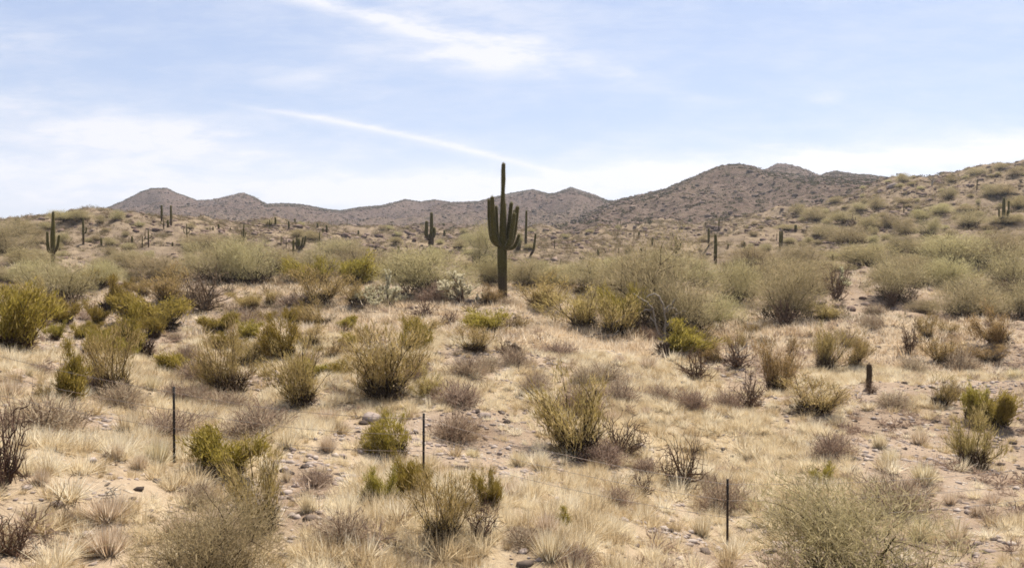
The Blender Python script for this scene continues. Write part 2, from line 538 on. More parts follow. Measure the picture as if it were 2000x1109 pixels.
def hill_mat():
    m, t, out = new_mat('hill_rock')
    g = t.new('ShaderNodeNewGeometry')
    P = g.outputs['Position']
    sp = t.new('ShaderNodeSeparateXYZ')
    t.l.new(P, sp.inputs[0])
    c = t.mix(t.ramp(t.noise(P, 0.012, 4.0, 0.6), 0.35, 0.65), (0.1024, 0.071, 0.0572), (0.1255, 0.09, 0.0672))
    c = t.mix(t.ramp(t.noise(P, 0.09, 5.0, 0.65), 0.38, 0.68), c, (0.1485, 0.1074, 0.0821))
    c = t.mix(t.math('MULTIPLY', t.ramp(t.noise(P, 0.16, 5.0, 0.75), 0.50, 0.62), 0.8), c, (0.0743, 0.0525, 0.0422))
    c = t.mix(t.math('MULTIPLY', t.ramp(t.noise(P, 0.30, 4.0, 0.7), 0.52, 0.62), 0.55), c, (0.0769, 0.0675, 0.0373))
    fine = t.noise(P, 0.55, 5.0, 0.8)
    c = t.mix(t.math('MULTIPLY', t.ramp(fine, 0.50, 0.60), 0.75), c, (0.0512, 0.0389, 0.0288))
    c = t.mix(t.math('MULTIPLY', t.ramp(fine, 0.50, 0.38), 0.6), c, (0.1844, 0.1374, 0.107))
    # colour turns greyer towards the farthest range
    c = t.mix(t.math('MULTIPLY', t.ramp(sp.outputs[1], 540.0, 640.0), 0.45), c, (0.0947, 0.0675, 0.0621))
    df = t.new('ShaderNodeBsdfDiffuse')
    t.l.new(c, df.inputs[0])
    bp = t.new('ShaderNodeBump')
    bp.inputs['Strength'].default_value = 1.0
    bp.inputs['Distance'].default_value = 2.2
    t.l.new(t.noise(P, 0.22, 6.0, 0.75), bp.inputs['Height'])
    t.l.new(bp.outputs[0], df.inputs['Normal'])
    t.l.new(df.outputs[0], out.inputs[0])
    return m


def cactus_mat():
    m, t, out = new_mat('cactus_skin')
    tc = t.new('ShaderNodeTexCoord')
    sp = t.new('ShaderNodeSeparateXYZ')
    t.l.new(tc.outputs['Object'], sp.inputs[0])
    n = t.noise(tc.outputs['Object'], 2.2, 5.0, 0.65)
    c = t.mix(t.ramp(n, 0.3, 0.7), (0.0619, 0.0523, 0.0117), (0.0911, 0.0752, 0.0175))
    hgt = t.math('ADD', sp.outputs[2], t.math('MULTIPLY', t.math('SUBTRACT', n, 0.5), 1.6))
    c = t.mix(t.math('SUBTRACT', 1.0, t.ramp(hgt, 0.9, 2.3)), c, (0.0693, 0.0456, 0.0244))     # corky old base
    c = t.mix(t.math('MULTIPLY', t.ramp(t.noise(tc.outputs['Object'], 5.0, 3.0, 0.6), 0.66, 0.74), 0.6), c, (0.0365, 0.0242, 0.0129))
    df = t.new('ShaderNodeBsdfPrincipled')
    t.l.new(c, df.inputs['Base Color'])
    df.inputs['Roughness'].default_value = 0.75
    df.inputs['Specular IOR Level'].default_value = 0.12
    t.l.new(df.outputs[0], out.inputs[0])
    return m


def metal_mat(name, col, rough=0.6):
    m, t, out = new_mat(name)
    tc = t.new('ShaderNodeTexCoord')
    n = t.noise(tc.outputs['Object'], 14.0, 4.0, 0.6)
    c = t.mix(t.ramp(n, 0.4, 0.7), col, (col[0] * 1.8 + 0.02, col[1] * 1.25 + 0.01, col[2]))
    df = t.new('ShaderNodeBsdfPrincipled')
    t.l.new(c, df.inputs['Base Color'])
    df.inputs['Roughness'].default_value = rough
    df.inputs['Metallic'].default_value = 0.25
    t.l.new(df.outputs[0], out.inputs[0])
    return m


M = {}
M['ground'] = ground_mat()
M['hill'] = hill_mat()
M['straw'] = leaf_mat('dry_straw', [(0.2443, 0.1613, 0.0897), (0.4888, 0.3642, 0.2124), (0.6579, 0.5348, 0.354), (0.7331, 0.6318, 0.4625), (0.7707, 0.6915, 0.5473)], 0.42, 0.10)
M['yellow'] = leaf_mat('yellow_green_twig', [(0.1607, 0.1199, 0.0211), (0.2409, 0.1889, 0.0317), (0.3214, 0.2507, 0.0527), (0.3798, 0.2905, 0.0983)], 0.45)
M['olive'] = leaf_mat('olive_leaf', [(0.1927, 0.1335, 0.045), (0.2851, 0.2077, 0.0695), (0.37, 0.2745, 0.1145), (0.4317, 0.3116, 0.1636)], 0.45)
M['palo'] = leaf_mat('grey_green_twig', [(0.2191, 0.1778, 0.0846), (0.3054, 0.2533, 0.1248), (0.3758, 0.3174, 0.1692), (0.4386, 0.3553, 0.2095)], 0.45)
M['dry'] = leaf_mat('dry_brown_twig', [(0.1538, 0.1, 0.0653), (0.2768, 0.1961, 0.1346), (0.3845, 0.2922, 0.2038), (0.4614, 0.3691, 0.2615)], 0.35)
M['wood'] = leaf_mat('dark_bark', [(0.0207, 0.0142, 0.0095), (0.0414, 0.0284, 0.019), (0.071, 0.0503, 0.0325)], 0)
M['deadwood'] = leaf_mat('dead_wood', [(0.0603, 0.0379, 0.0266), (0.1107, 0.071, 0.0462), (0.1911, 0.1278, 0.0888)], 0)
M['bleached'] = leaf_mat('bleached_wood', [(0.0947, 0.074, 0.0592), (0.2485, 0.213, 0.1716), (0.3254, 0.284, 0.2366)], 0)
M['cholla'] = leaf_mat('cholla_spine', [(0.261, 0.2349, 0.1044), (0.522, 0.4698, 0.2784), (0.696, 0.6525, 0.4698)], 0.5, 0.05)
M['spine'] = leaf_mat('cactus_spine', [(0.1775, 0.1538, 0.0887), (0.2721, 0.2426, 0.1538), (0.3254, 0.2958, 0.2011)], 0.2)
M['cactus'] = cactus_mat()
M['rock'] = rock_mat('pale_stone', (0.2248, 0.1716, 0.142), (0.355, 0.2958, 0.2485))
M['redrock'] = rock_mat('brown_rock', (0.1361, 0.0917, 0.071), (0.2366, 0.1775, 0.139))
M['darkrock'] = rock_mat('dark_rock', (0.0592, 0.0444, 0.0355), (0.1479, 0.1124, 0.0887))
M['scrub'] = leaf_mat('hill_scrub', [(0.054, 0.0449, 0.025), (0.0831, 0.0706, 0.0395), (0.1205, 0.1018, 0.0602)], 0.2, 0.0)
M['slope'] = leaf_mat('slope_scrub', [(0.1006, 0.071, 0.0414), (0.1716, 0.1302, 0.071), (0.2189, 0.1893, 0.1006), (0.3076, 0.2485, 0.1597)], 0.35, 0.0)
M['steel'] = metal_mat('fence_steel', (0.013, 0.0106, 0.0095))
M['wire'] = metal_mat('fence_wire', (0.1302, 0.1124, 0.0947), 0.6)


# ------------------------------------------------------------------ setting: one ground sheet and the hills that continue it
def straw_cover(x, y):
    """0..1: how thick the dry grass stands."""
    c = fbm(x / 4.5, y / 5.5, 2, 4, 0.6)
    c = np.clip((c - 0.36) / 0.22, 0, 1)
    d = np.clip(1.15 - np.asarray(y) / 75.0, 0.0, 1)
    px, py = to_pixel(x, y, terrain(x, y))
    for (bx, by, rx, ry, am) in BARE:
        c = c - 1.5 * am * np.exp(-(((px - bx) / rx) ** 2 + ((py - by) / ry) ** 2))
    for (bx, by, rx, ry, am) in GRASSY:
        e = np.exp(-(((px - bx) / rx) ** 2 + ((py - by) / ry) ** 2))
        c = c + am * e
        d = np.maximum(d, e)
    return np.clip(c, 0, 1) * np.clip(d, 0, 1)


BARE = [(915, 848, 150, 55, 1.2), (690, 840, 60, 25, 0.7), (590, 960, 60, 60, 0.9), (220, 810, 90, 40, 0.8), (150, 650, 110, 55, 0.9), (60, 735, 80, 25, 0.6), (1750, 850, 60, 40, 0.8),
        (1900, 1010, 130, 90, 0.55), (1850, 700, 150, 60, 0.35), (1640, 600, 110, 35, 1.0), (480, 690, 60, 60, 0.5), (1020, 1060, 40, 50, 0.6), (60, 560, 90, 30, 0.8), (240, 545, 70, 25, 0.5),
        (440, 590, 60, 20, 0.4), (1960, 840, 80, 90, 0.6), (620, 700, 50, 40, 0.4), (1450, 540, 80, 20, 0.8)]
GRASSY = [(570, 560, 70, 25, 1.0), (640, 630, 120, 35, 0.9), (860, 640, 150, 30, 0.6), (1090, 660, 170, 35, 0.6), (1300, 790, 180, 60, 0.6), (120, 880, 180, 80, 0.7), (1230, 960, 200, 70, 0.6), (780, 960, 140, 40, 0.6),
          (1500, 640, 120, 25, 0.8), (1850, 660, 120, 25, 0.7), (1530, 850, 150, 60, 0.5), (540, 660, 60, 40, 0.5)]


def build_ground():
    NU, NR = 760, 640
    us = np.concatenate([np.linspace(-5, -1.0, 26)[:-1], np.linspace(-1.0, 1.0, NU), np.linspace(1.0, 5, 26)[1:]])
    ys = np.exp(np.linspace(math.log(3.0), math.log(1750.0), NR))
    U, Y = np.meshgrid(us, ys)
    X = U * Y
    Z = terrain(X, Y)
    cov = straw_cover(X, Y)
    n = len(us)
    split = int(np.searchsorted(ys, 262.0))

    def sheet(name, r0, r1, mat, back=False):
        x, y, z, c = X[r0:r1], Y[r0:r1], Z[r0:r1], cov[r0:r1]
        if back:
            xb = np.vstack([us * 60 * 0.9, us * 12])
            yb = np.vstack([np.full(n, -70.0), np.full(n, -6.0)])
            zb = np.vstack([np.full(n, z[0].mean()), np.full(n, z[0].mean())])
            x = np.vstack([xb, x]); y = np.vstack([yb, y]); z = np.vstack([zb, z]); c = np.vstack([np.ones((2, n)) * 0.6, c])
        rows = len(x)
        v = np.stack([x, y, z], -1).reshape(-1, 3)
        i = np.arange(rows - 1)[:, None] * n; j = np.arange(n - 1)[None, :]
        q = np.stack([i + j, i + j + 1, i + n + j + 1, i + n + j], -1).reshape(-1, 4)
        o = mesh_obj(name, v, q, mat, None, c.ravel(), smooth=True)
        o['kind'] = 'structure'
        return o
    sheet('ground', 0, split + 1, M['ground'], back=True)
    sheet('hills', split, NR, M['hill'])


build_ground()


def sample_area(n, y0, y1, u0, u1, rng):
    y = np.sqrt(rng.random(n) * (y1 ** 2 - y0 ** 2) + y0 ** 2)
    return (u0 + (u1 - u0) * rng.random(n)) * y, y


def replicate(protos, x, y, z, scale, rng, sxy=None, rnd_mix=0.6, tilt=0.0):
    """Copies of small prototype pieces into one set of arrays: each prototype is (verts, tris, rnd)."""
    V, Fc, Rr = [], [], []
    base = 0
    which = rng.integers(0, len(protos), len(x))
    for k, (pv, pf, pr) in enumerate(protos):
        idx = np.nonzero(which == k)[0]
        if len(idx) == 0:
            continue
        a = rng.random(len(idx)) * 2 * np.pi
        ca, sa = np.cos(a)[:, None], np.sin(a)[:, None]
        s = scale[idx][:, None]
        sx = s if sxy is None else s * sxy[idx][:, None]
        vx = (pv[None, :, 0] * ca - pv[None, :, 1] * sa) * sx + x[idx][:, None]
        vy = (pv[None, :, 0] * sa + pv[None, :, 1] * ca) * sx + y[idx][:, None]
        vz = pv[None, :, 2] * s + z[idx][:, None]
        v = np.stack([vx, vy, vz], -1).reshape(-1, 3)
        nv = len(pv)
        f = (pf[None] + (np.arange(len(idx)) * nv)[:, None, None]).reshape(-1, 3) + base
        t = rng.random(len(idx))[:, None]
        r = (rnd_mix * t + (1 - rnd_mix) * pr[None]).reshape(-1)
        V.append(v); Fc.append(f); Rr.append(r); base += len(v)
    return np.vstack(V), np.vstack(Fc), np.concatenate(Rr)


def tuft_proto(n, h, w, spread, rng, width):
    b = Buf()
    th = rng.random(n) * 2 * np.pi
    til = np.abs(rng.normal(0, spread, n))
    r0 = np.sqrt(rng.random(n)) * w
    P = np.stack([np.cos(th) * r0, np.sin(th) * r0, np.full(n, -0.02)], 1)
    th2 = th + rng.normal(0, 0.6, n)
    D = np.stack([np.cos(th2) * np.sin(til), np.sin(th2) * np.sin(til), np.cos(til)], 1)
    b.blades(P, D, h * (0.55 + 0.45 * rng.random(n)), width * (0.7 + 0.6 * rng.random(n)), rng)
    return np.vstack(b.v), np.vstack(b.f), np.concatenate(b.r)


def rock_proto(rng, flat=0.65):
    t = (1 + 5 ** 0.5) / 2
    v = np.array([(-1, t, 0), (1, t, 0), (-1, -t, 0), (1, -t, 0), (0, -1, t), (0, 1, t), (0, -1, -t), (0, 1, -t), (t, 0, -1), (t, 0, 1), (-t, 0, -1), (-t, 0, 1)], float) / 1.9
    f = np.array([(0, 11, 5), (0, 5, 1), (0, 1, 7), (0, 7, 10), (0, 10, 11), (1, 5, 9), (5, 11, 4), (11, 10, 2), (10, 7, 6), (7, 1, 8), (3, 9, 4), (3, 4, 2), (3, 2, 6), (3, 6, 8), (3, 8, 9), (4, 9, 5), (2, 4, 11), (6, 2, 10), (8, 6, 7), (9, 8, 1)])
    v = v * (0.65 + 0.7 * rng.random((12, 1))) * np.array([1.25, 0.9, flat])
    return v, f, np.full(12, 0.5)


def build_ground_cover():
    rng = np.random.default_rng(21)
    # dry grass, near
    near = [tuft_proto(120, 0.36, 0.07, 0.72, rng, 0.009) for _ in range(6)] + [tuft_proto(110, 0.30, 0.10, 0.8, rng, 0.010) for _ in range(4)]
    x, y = sample_area(50000, 6.5, 34, -0.72, 0.72, rng)
    c = straw_cover(x, y) * np.clip((fbm(x / 1.1, y / 1.1, 6, 2) - 0.27) / 0.25, 0.10, 1)
    keep = rng.random(len(x)) < c * 0.95 + 0.03
    x, y = x[keep], y[keep]
    print('near tufts', len(x))
    s = 0.30 + 0.95 * rng.random(len(x)) ** 2.2
    v, f, r = replicate(near, x, y, terrain(x, y), s, rng, rnd_mix=0.7, sxy=0.9 + 0.7 * rng.random(len(x)))
    o = mesh_obj('grass', v, f, M['straw'], None, r)
    o['kind'] = 'stuff'
    # dry grass, farther off
    far = [tuft_proto(30, 0.45, 0.20, 0.75, rng, 0.026) for _ in range(6)]
    x, y = sample_area(60000, 34, 95, -0.72, 0.72, rng)
    c = straw_cover(x, y)
    keep = rng.random(len(x)) < c * 0.9 + 0.03
    x, y = x[keep], y[keep]
    print('far tufts', len(x))
    s = 0.5 + 0.8 * rng.random(len(x)) ** 1.5
    v, f, r = replicate(far, x, y, terrain(x, y), s, rng, sxy=1 + 0.6 * rng.random(len(x)))
    o = mesh_obj('dry_grass', v, f, M['straw'], None, r)
    o['kind'] = 'stuff'
    # gravel
    rp = [rock_proto(rng) for _ in range(10)]
    x, y = sample_area(110000, 6.5, 48, -0.72, 0.72, rng)
    c = straw_cover(x, y)
    keep = rng.random(len(x)) < 0.12 + 0.88 * (1 - c) * np.clip((fbm(x / 3, y / 3, 9, 3) - 0.35) / 0.25, 0.1, 1)
    x, y = x[keep], y[keep]
    s = 0.014 + 0.075 * rng.random(len(x)) ** 5
    v, f, r = replicate(rp, x, y, terrain(x, y), s, rng, rnd_mix=1.0)
    o = mesh_obj('gravel', v, f, M['rock'], None, r)
    o['kind'] = 'stuff'
    x, y = sample_area(16000, 6.5, 48, -0.72, 0.72, rng)
    keep = rng.random(len(x)) < 0.10 + 0.9 * (1 - straw_cover(x, y)) * np.clip((fbm(x / 2, y / 2, 7, 3) - 0.45) / 0.2, 0, 1)
    x, y = x[keep], y[keep]
    v, f, r = replicate(rp, x, y, terrain(x, y), 0.02 + 0.10 * rng.random(len(x)) ** 4, rng, rnd_mix=1.0)
    o = mesh_obj('dark_gravel', v, f, M['darkrock'], None, r)
    o['kind'] = 'stuff'
    # rubble on the slopes
    x, y = sample_area(80000, 44, 265, -0.75, 0.75, rng)
    k = np.clip((fbm(x / 14, y / 14, 11, 4) - 0.42) / 0.2, 0.06, 1)
    keep = rng.random(len(x)) < k
    x, y = x[keep], y[keep]
    s = (0.06 + 0.40 * rng.random(len(x)) ** 5) * (0.6 + y / 180)
    v, f, r = replicate(rp, x, y, terrain(x, y), s, rng, rnd_mix=1.0)
    o = mesh_obj('rubble', v, f, M['redrock'], None, r)
    o['kind'] = 'stuff'
    x, y = sample_area(30000, 265, 1000, -0.72, 0.72, rng)
    k = np.clip((fbm(x / 40, y / 40, 12, 4) - 0.35) / 0.3, 0.1, 1)
    keep = rng.random(len(x)) < k
    x, y = x[keep], y[keep]
    s = 0.35 + 1.1 * rng.random(len(x)) ** 4
    v, f, r = replicate(rp, x, y, terrain(x, y), s, rng, rnd_mix=1.0)
    o = mesh_obj('hill_rubble', v, f, M['darkrock'], None, r)
    o['kind'] = 'stuff'
    x, y = sample_area(36000, 255, 800, -0.72, 0.72, rng)
    keep = rng.random(len(x)) < np.clip((fbm(x / 25, y / 25, 5, 4) - 0.38) / 0.25, 0.05, 1)
    x, y = x[keep], y[keep]
    v, f, r = replicate(rp, x, y, terrain(x, y), 0.3 + 0.9 * rng.random(len(x)) ** 4, rng, rnd_mix=1.0)
    o = mesh_obj('hill_stones', v, f, M['redrock'], None, r)
    o['kind'] = 'stuff'
    # low scrub that dots the slopes and the far hills
    def clump(n, rr):
        b = Buf()
        d = rr.normal(size=(n, 3)); d[:, 2] = np.abs(d[:, 2]); d /= np.linalg.norm(d, axis=1, keepdims=True)
        P = d * (0.25 + 0.5 * rr.random((n, 1))) * np.array([1, 1, 0.75])
        b.blades(P, d + rr.normal(size=(n, 3)) * 0.5, 0.5, 0.42, rr)
        return np.vstack(b.v), np.vstack(b.f), np.concatenate(b.r)
    cl = [clump(18, rng) for _ in range(6)]
    x, y = sample_area(60000, 250, 1000, -0.74, 0.74, rng)
    k = np.clip((fbm(x / 50, y / 50, 13, 3) - 0.15) / 0.4, 0.2, 1)
    keep = rng.random(len(x)) < k
    x, y = x[keep], y[keep]
    s = 0.4 + 0.8 * rng.random(len(x)) ** 2.5 + np.clip((500 - y) / 500, 0, 1) * 0.25
    v, f, r = replicate(cl, x, y, terrain(x, y), s, rng, sxy=1 + 0.5 * rng.random(len(x)))
    o = mesh_obj('hill_scrub', v, f, M['scrub'], None, r)
    o['kind'] = 'stuff'
    def fine(n, rr):
        b = Buf()
        d = rr.normal(size=(n, 3)); d[:, 2] = np.abs(d[:, 2]) * 0.8; d /= np.linalg.norm(d, axis=1, keepdims=True)
        b.blades(d * rr.random((n, 1)) * 0.6, d + rr.normal(size=(n, 3)) * 0.4, 0.4, 0.06, rr)
        return np.vstack(b.v), np.vstack(b.f), np.concatenate(b.r)
    cl = [fine(60, rng) for _ in range(6)]
    x, y = sample_area(34000, 40, 262, -0.75, 0.75, rng)
    k = np.clip((fbm(x / 12, y / 12, 14, 3) - 0.27) / 0.3, 0.05, 1) * np.where(x / y > 0.25, 0.95, 1.35)
    keep = rng.random(len(x)) < k
    x, y = x[keep], y[keep]
    s = 0.24 + 0.5 * rng.random(len(x)) ** 3 + y / 600
    v, f, r = replicate(cl, x, y, terrain(x, y), s, rng, sxy=1 + 0.4 * rng.random(len(x)))
    o = mesh_obj('slope_scrub', v, f, M['slope'], None, r)
    o['kind'] = 'stuff'
    # low dry twiggy growth among the grass
    cl = [fine(70, rng) for _ in range(6)]
    x, y = sample_area(7000, 7, 50, -0.72, 0.72, rng)
    keep = rng.random(len(x)) < np.clip((fbm(x / 3, y / 3, 4, 3) - 0.42) / 0.25, 0, 1)
    x, y = x[keep], y[keep]
    s = 0.16 + 0.26 * rng.random(len(x)) ** 2
    for v_ in cl:
        v_[0][:] = v_[0]
    v, f, r = replicate([(np.where(True, p[0], 0), p[1], p[2]) for p in cl], x, y, terrain(x, y), s, rng, sxy=1 + 0.4 * rng.random(len(x)))
    o = mesh_obj('dry_weeds', v, f, M['dry'], None, r)
    o['kind'] = 'stuff'


build_ground_cover()

# ------------------------------------------------------------------ things
THINGS = []          # (object, look words for the label, px, py)


def link_thing(name, cat, group=None):
    o = bpy.data.objects.new(name, None)
    COL.objects.link(o)
    o.empty_display_size = 0.2
    o['category'] = cat
    if group:
        o['group'] = group
    return o


def dup(root):
    r = root.copy(); COL.objects.link(r)
    for ch in list(root.children):
        c = ch.copy(); COL.objects.link(c); c.parent = r
        for g in list(ch.children):
            d = g.copy(); COL.objects.link(d); d.parent = c
    return r


# ---- plants: each maker returns an Empty with its parts, about w x w x h metres
def make_plant(name, cat, group, kind, rng, w, h):
    root = link_thing(name, cat, group)
    st, fo = Buf(), Buf()
    R_ = w / 2
    if kind in ('yellow', 'olive'):
        nst = int((16 if kind == 'yellow' else 20) * rng.uniform(0.7, 1.2))
        lean = rng.normal(size=2) * 0.28
        tips = []
        for i in range(nst):
            a = rng.random() * 2 * np.pi
            til = (0.15 + 0.75 * rng.random() ** 0.8) * (0.9 if kind == 'yellow' else 0.8)
            d = np.array([math.cos(a) * math.sin(til), math.sin(a) * math.sin(til), math.cos(til)])
            reach = h * (0.62 + 0.33 * rng.random()) / max(math.cos(til), 0.55)
            reach = min(reach, R_ / max(math.sin(til), 0.2) * 0.95) * rng.uniform(0.62, 1.0)
            d[:2] += lean
            c = curve((math.cos(a) * 0.05 * w, math.sin(a) * 0.05 * w, -0.04), d, reach, 7, rng, 0.09, 0.03)
            st.tube(c, np.linspace(0.011, 0.003, 7) * (w / 1.2) ** 0.5, 3, rng.random())
            tips.append(c)
            for k in range(3):
                j = rng.integers(2, 6)
                c2 = curve(c[j], d + rng.normal(size=3) * 0.45 + np.array([0, 0, 0.3]), reach * 0.38, 5, rng, 0.12, 0.04)
                st.tube(c2, np.linspace(0.006, 0.002, 5), 3, rng.random())
                tips.append(c2)
        n = int((5200 if kind == 'yellow' else 3600) * rng.uniform(0.6, 1.25))
        wt = rng.random(len(tips)) ** 1.5 + 0.03          # some limbs leafy, some nearly bare
        pick = rng.choice(len(tips), n, p=wt / wt.sum())
        lo = 0.40 if kind == 'yellow' else 0.32
        tt = lo + (1 - lo) * rng.random(n) ** 0.75
        P = np.array([tips[k][min(int(t * (len(tips[k]) - 1)), len(tips[k]) - 1)] for k, t in zip(pick, tt)])
        cen = P * np.array([1, 1, 0.25])
        D = cen * 0.9 / R_ + rng.normal(size=(n, 3)) * 0.42 + np.array([0, 0, 0.85])
        P = P + rng.normal(size=(n, 3)) * 0.045 * w
        P[:, 2] = np.maximum(P[:, 2], 0.03)
        fo.blades(P, D, (0.05 + 0.09 * rng.random(n)) * h / 1.1, 0.008 + 0.010 * rng.random(n), rng)
        n = 520  # skirt of dark twigs added to imitate the shadowed foot of the bush
        a = rng.random(n) * 2 * np.pi; rr = np.sqrt(rng.random(n)) * 0.17 * w
        P = np.stack([np.cos(a) * rr, np.sin(a) * rr, rng.random(n) * 0.22 * h], 1)
        st.blades(P, P * np.array([1, 1, 0]) / w * 2 + rng.normal(size=(n, 3)) * 0.5 + np.array([0, 0, 0.6]), 0.16 * h, 0.016, rng)
        st.obj('woody_base', M['wood'], root); fo.obj('foliage', M[kind], root)
    elif kind == 'palo':
        tips = []
        for i in range(rng.integers(4, 7)):
            a = rng.random() * 2 * np.pi
            til = 0.25 + 0.55 * rng.random()
            d = np.array([math.cos(a) * math.sin(til), math.sin(a) * math.sin(til), math.cos(til)])
            c = curve((math.cos(a) * 0.08, math.sin(a) * 0.08, -0.1), d, h * 0.72, 9, rng, 0.17, 0.02)
            st.tube(c, np.linspace(0.05, 0.012, 9) * h / 3, 4, rng.random())
            for k in range(8):
                j = rng.integers(2, 9)
                c2 = curve(c[j], (c[j] * np.array([1, 1, 0.2]) / R_ + rng.normal(size=3) * 0.6 + np.array([0, 0, 0.45])), h * (0.25 + 0.28 * rng.random()), 7, rng, 0.16, 0.02)
                st.tube(c2, np.linspace(0.016, 0.004, 7) * h / 3, 3, rng.random())
                tips.append(c2[2:])
        T = np.vstack(tips)
        keep = T[:, 2] > 0.22 * h
        T = T[keep]
        ext = np.maximum(np.abs(T[:, :2]).max() / (R_ * 0.92), 1e-3)
        n = int(11500 * rng.uniform(0.6, 1.1))
        k = rng.integers(0, len(T), n)
        P = T[k] + rng.normal(size=(n, 3)) * np.array([0.085 * w, 0.085 * w, 0.07 * h])
        dm = rng.normal(size=(n, 3)); dm /= np.linalg.norm(dm, axis=1, keepdims=True); dm[:, 2] = np.abs(dm[:, 2])
        dm = dm * (rng.random((n, 1)) ** 0.45) * np.array([R_, R_, 0.80 * h]) + np.array([0, 0, 0.13 * h])
        lob = fbm(dm[:, 0] * 2.2 / w + 50, (dm[:, 1] + dm[:, 2]) * 2.2 / w + 50, int(rng.integers(0, 8)), 2)
        use = (rng.random(n) < 0.5) & (lob > 0.42)
        P[use] = dm[use]
        rad = np.linalg.norm(P[:, :2], axis=1)
        ok = (rad < R_ * (1.02 + 0.12 * rng.random(n))) & (P[:, 2] > (0.05 + 0.16 * rng.random(n)) * h) & (P[:, 2] < h * (0.98 + 0.08 * rng.random(n)))
        P = P[ok]; n = len(P)
        D = P * np.array([1, 1, 0]) / R_ * 0.7 + rng.normal(size=(n, 3)) * 0.5 + np.array([0, 0, 0.65])
        fo.blades(P, D, (0.16 + 0.2 * rng.random(n)) * h / 3, (0.010 + 0.014 * rng.random(n)) * (h / 3) ** 0.5, rng)
        m_ = 620  # dark sticks added low down to deepen the shade under the crown
        a = rng.random(m_) * 2 * np.pi; rr = np.sqrt(rng.random(m_)) * 0.26 * w
        P = np.stack([np.cos(a) * rr, np.sin(a) * rr, rng.random(m_) * 0.25 * h], 1)
        st.blades(P, P * np.array([1, 1, 0]) / w * 2 + rng.normal(size=(m_, 3)) * 0.6 + np.array([0, 0, 0.6]), 0.18 * h, 0.03, rng)
        st.obj('trunk', M['wood'], root); fo.obj('crown', M['palo'], root)
    elif kind == 'dry':
        for i in range(26):
            a = rng.random() * 2 * np.pi
            til = 0.2 + 1.05 * rng.random()
            d = np.array([math.cos(a) * math.sin(til), math.sin(a) * math.sin(til), math.cos(til)])
            L = min(R_ / max(math.sin(til), 0.3), h / max(math.cos(til), 0.3)) * (0.7 + 0.3 * rng.random())
            c = curve((0, 0, -0.03), d, L, 6, rng, 0.16, 0.02)
            st.tube(c, np.linspace(0.008, 0.003, 6), 3, rng.random())
        n = 2600
        d = rng.normal(size=(n, 3)); d[:, 2] = np.abs(d[:, 2]); d /= np.linalg.norm(d, axis=1, keepdims=True)
        P = d * (0.15 + 0.75 * rng.random((n, 1))) * np.array([R_, R_, h * 0.8]) * (0.6 + 0.8 * vnoise(d[:, 0] * 2.5 + 9, d[:, 1] * 2.5 + 9, 3))[:, None]
        P[:, 2] += 0.02
        fo.blades(P, d + rng.normal(size=(n, 3)) * 0.8 + np.array([0, 0, 0.4]), (0.05 + 0.14 * rng.random(n)) * (w / 0.9), 0.006 + 0.006 * rng.random(n), rng)
        st.obj('woody_base', M['deadwood'], root); fo.obj('foliage', M['dry'], root)
    elif kind == 'dead':
        mb = Buf()
        for i in range(30):
            a = rng.random() * 2 * np.pi
            til = 0.15 + 1.1 * rng.random()
            d = np.array([math.cos(a) * math.sin(til), math.sin(a) * math.sin(til), math.cos(til)])
            L = min(R_ / max(math.sin(til), 0.3), h / max(math.cos(til), 0.35))
            c = curve((math.cos(a) * 0.04, math.sin(a) * 0.04, -0.05), d, L * 0.8, 8, rng, 0.22, 0.0)
            mb.tube(c, np.linspace(0.020, 0.009, 8) * (h / 1.0) ** 0.5, 4, rng.random())
            for k in range(7):
                j = rng.integers(2, 8)
                c2 = curve(c[j], d + rng.normal(size=3) * 0.8, L * (0.25 + 0.25 * rng.random()), 6, rng, 0.3, 0.0)
                c2[:, 2] = np.maximum(c2[:, 2], 0.01)
                mb.tube(c2, np.linspace(0.009, 0.004, 6) * (h / 1.0) ** 0.5, 3, rng.random())
        mb.obj('branch_tangle', M['deadwood'], root)
    elif kind == 'cholla':
        for i in range(9):
            a = rng.random() * 2 * np.pi
            til = 0.2 + 0.8 * rng.random()
            d = np.array([math.cos(a) * math.sin(til), math.sin(a) * math.sin(til), math.cos(til)])
            L = min(R_ / max(math.sin(til), 0.3), h / max(math.cos(til), 0.4))
            c = curve((0, 0, -0.05), d, L * 0.72, 6, rng, 0.15, 0.02)
            st.tube(c, np.linspace(0.03, 0.02, 6) * h / 1.3, 5, rng.random())
            for k in range(13):
                j = rng.integers(2, 6)
                c2 = curve(c[j], d + rng.normal(size=3) * 0.75 + np.array([0, 0, 0.25]), h * (0.12 + 0.14 * rng.random()), 5, rng, 0.15, 0.05)
                rr = np.array([0.010, 0.018, 0.020, 0.018, 0.008]) * h / 1.3
                fo.tube(c2, rr, 6, 0.2 + 0.5 * rng.random())
                n = 90
                q = c2[rng.integers(0, 5, n)] + rng.normal(size=(n, 3)) * 0.012
                fo.blades(q, rng.normal(size=(n, 3)) + np.array([0, 0, 0.3]), 0.06 * h / 1.3, 0.013, rng, 0.6 + 0.4 * rng.random(n))
        st.obj('trunk', M['deadwood'], root); fo.obj('spiny_joint_crown', M['cholla'], root)
    elif kind == 'tuft':
        mb = Buf()
        n = 620
        th = rng.random(n) * 2 * np.pi
        til = np.abs(rng.normal(0, 0.55, n))
        r0 = np.sqrt(rng.random(n)) * R_ * 0.35
        P = np.stack([np.cos(th) * r0, np.sin(th) * r0, np.full(n, -0.02)], 1)
        D = np.stack([np.cos(th) * np.sin(til), np.sin(th) * np.sin(til), np.cos(til)], 1)
        mb.blades(P, D, h * (0.6 + 0.4 * rng.random(n)), 0.011, rng)
        mb.obj('grass_blade_cluster', M['straw'], root)
    return root


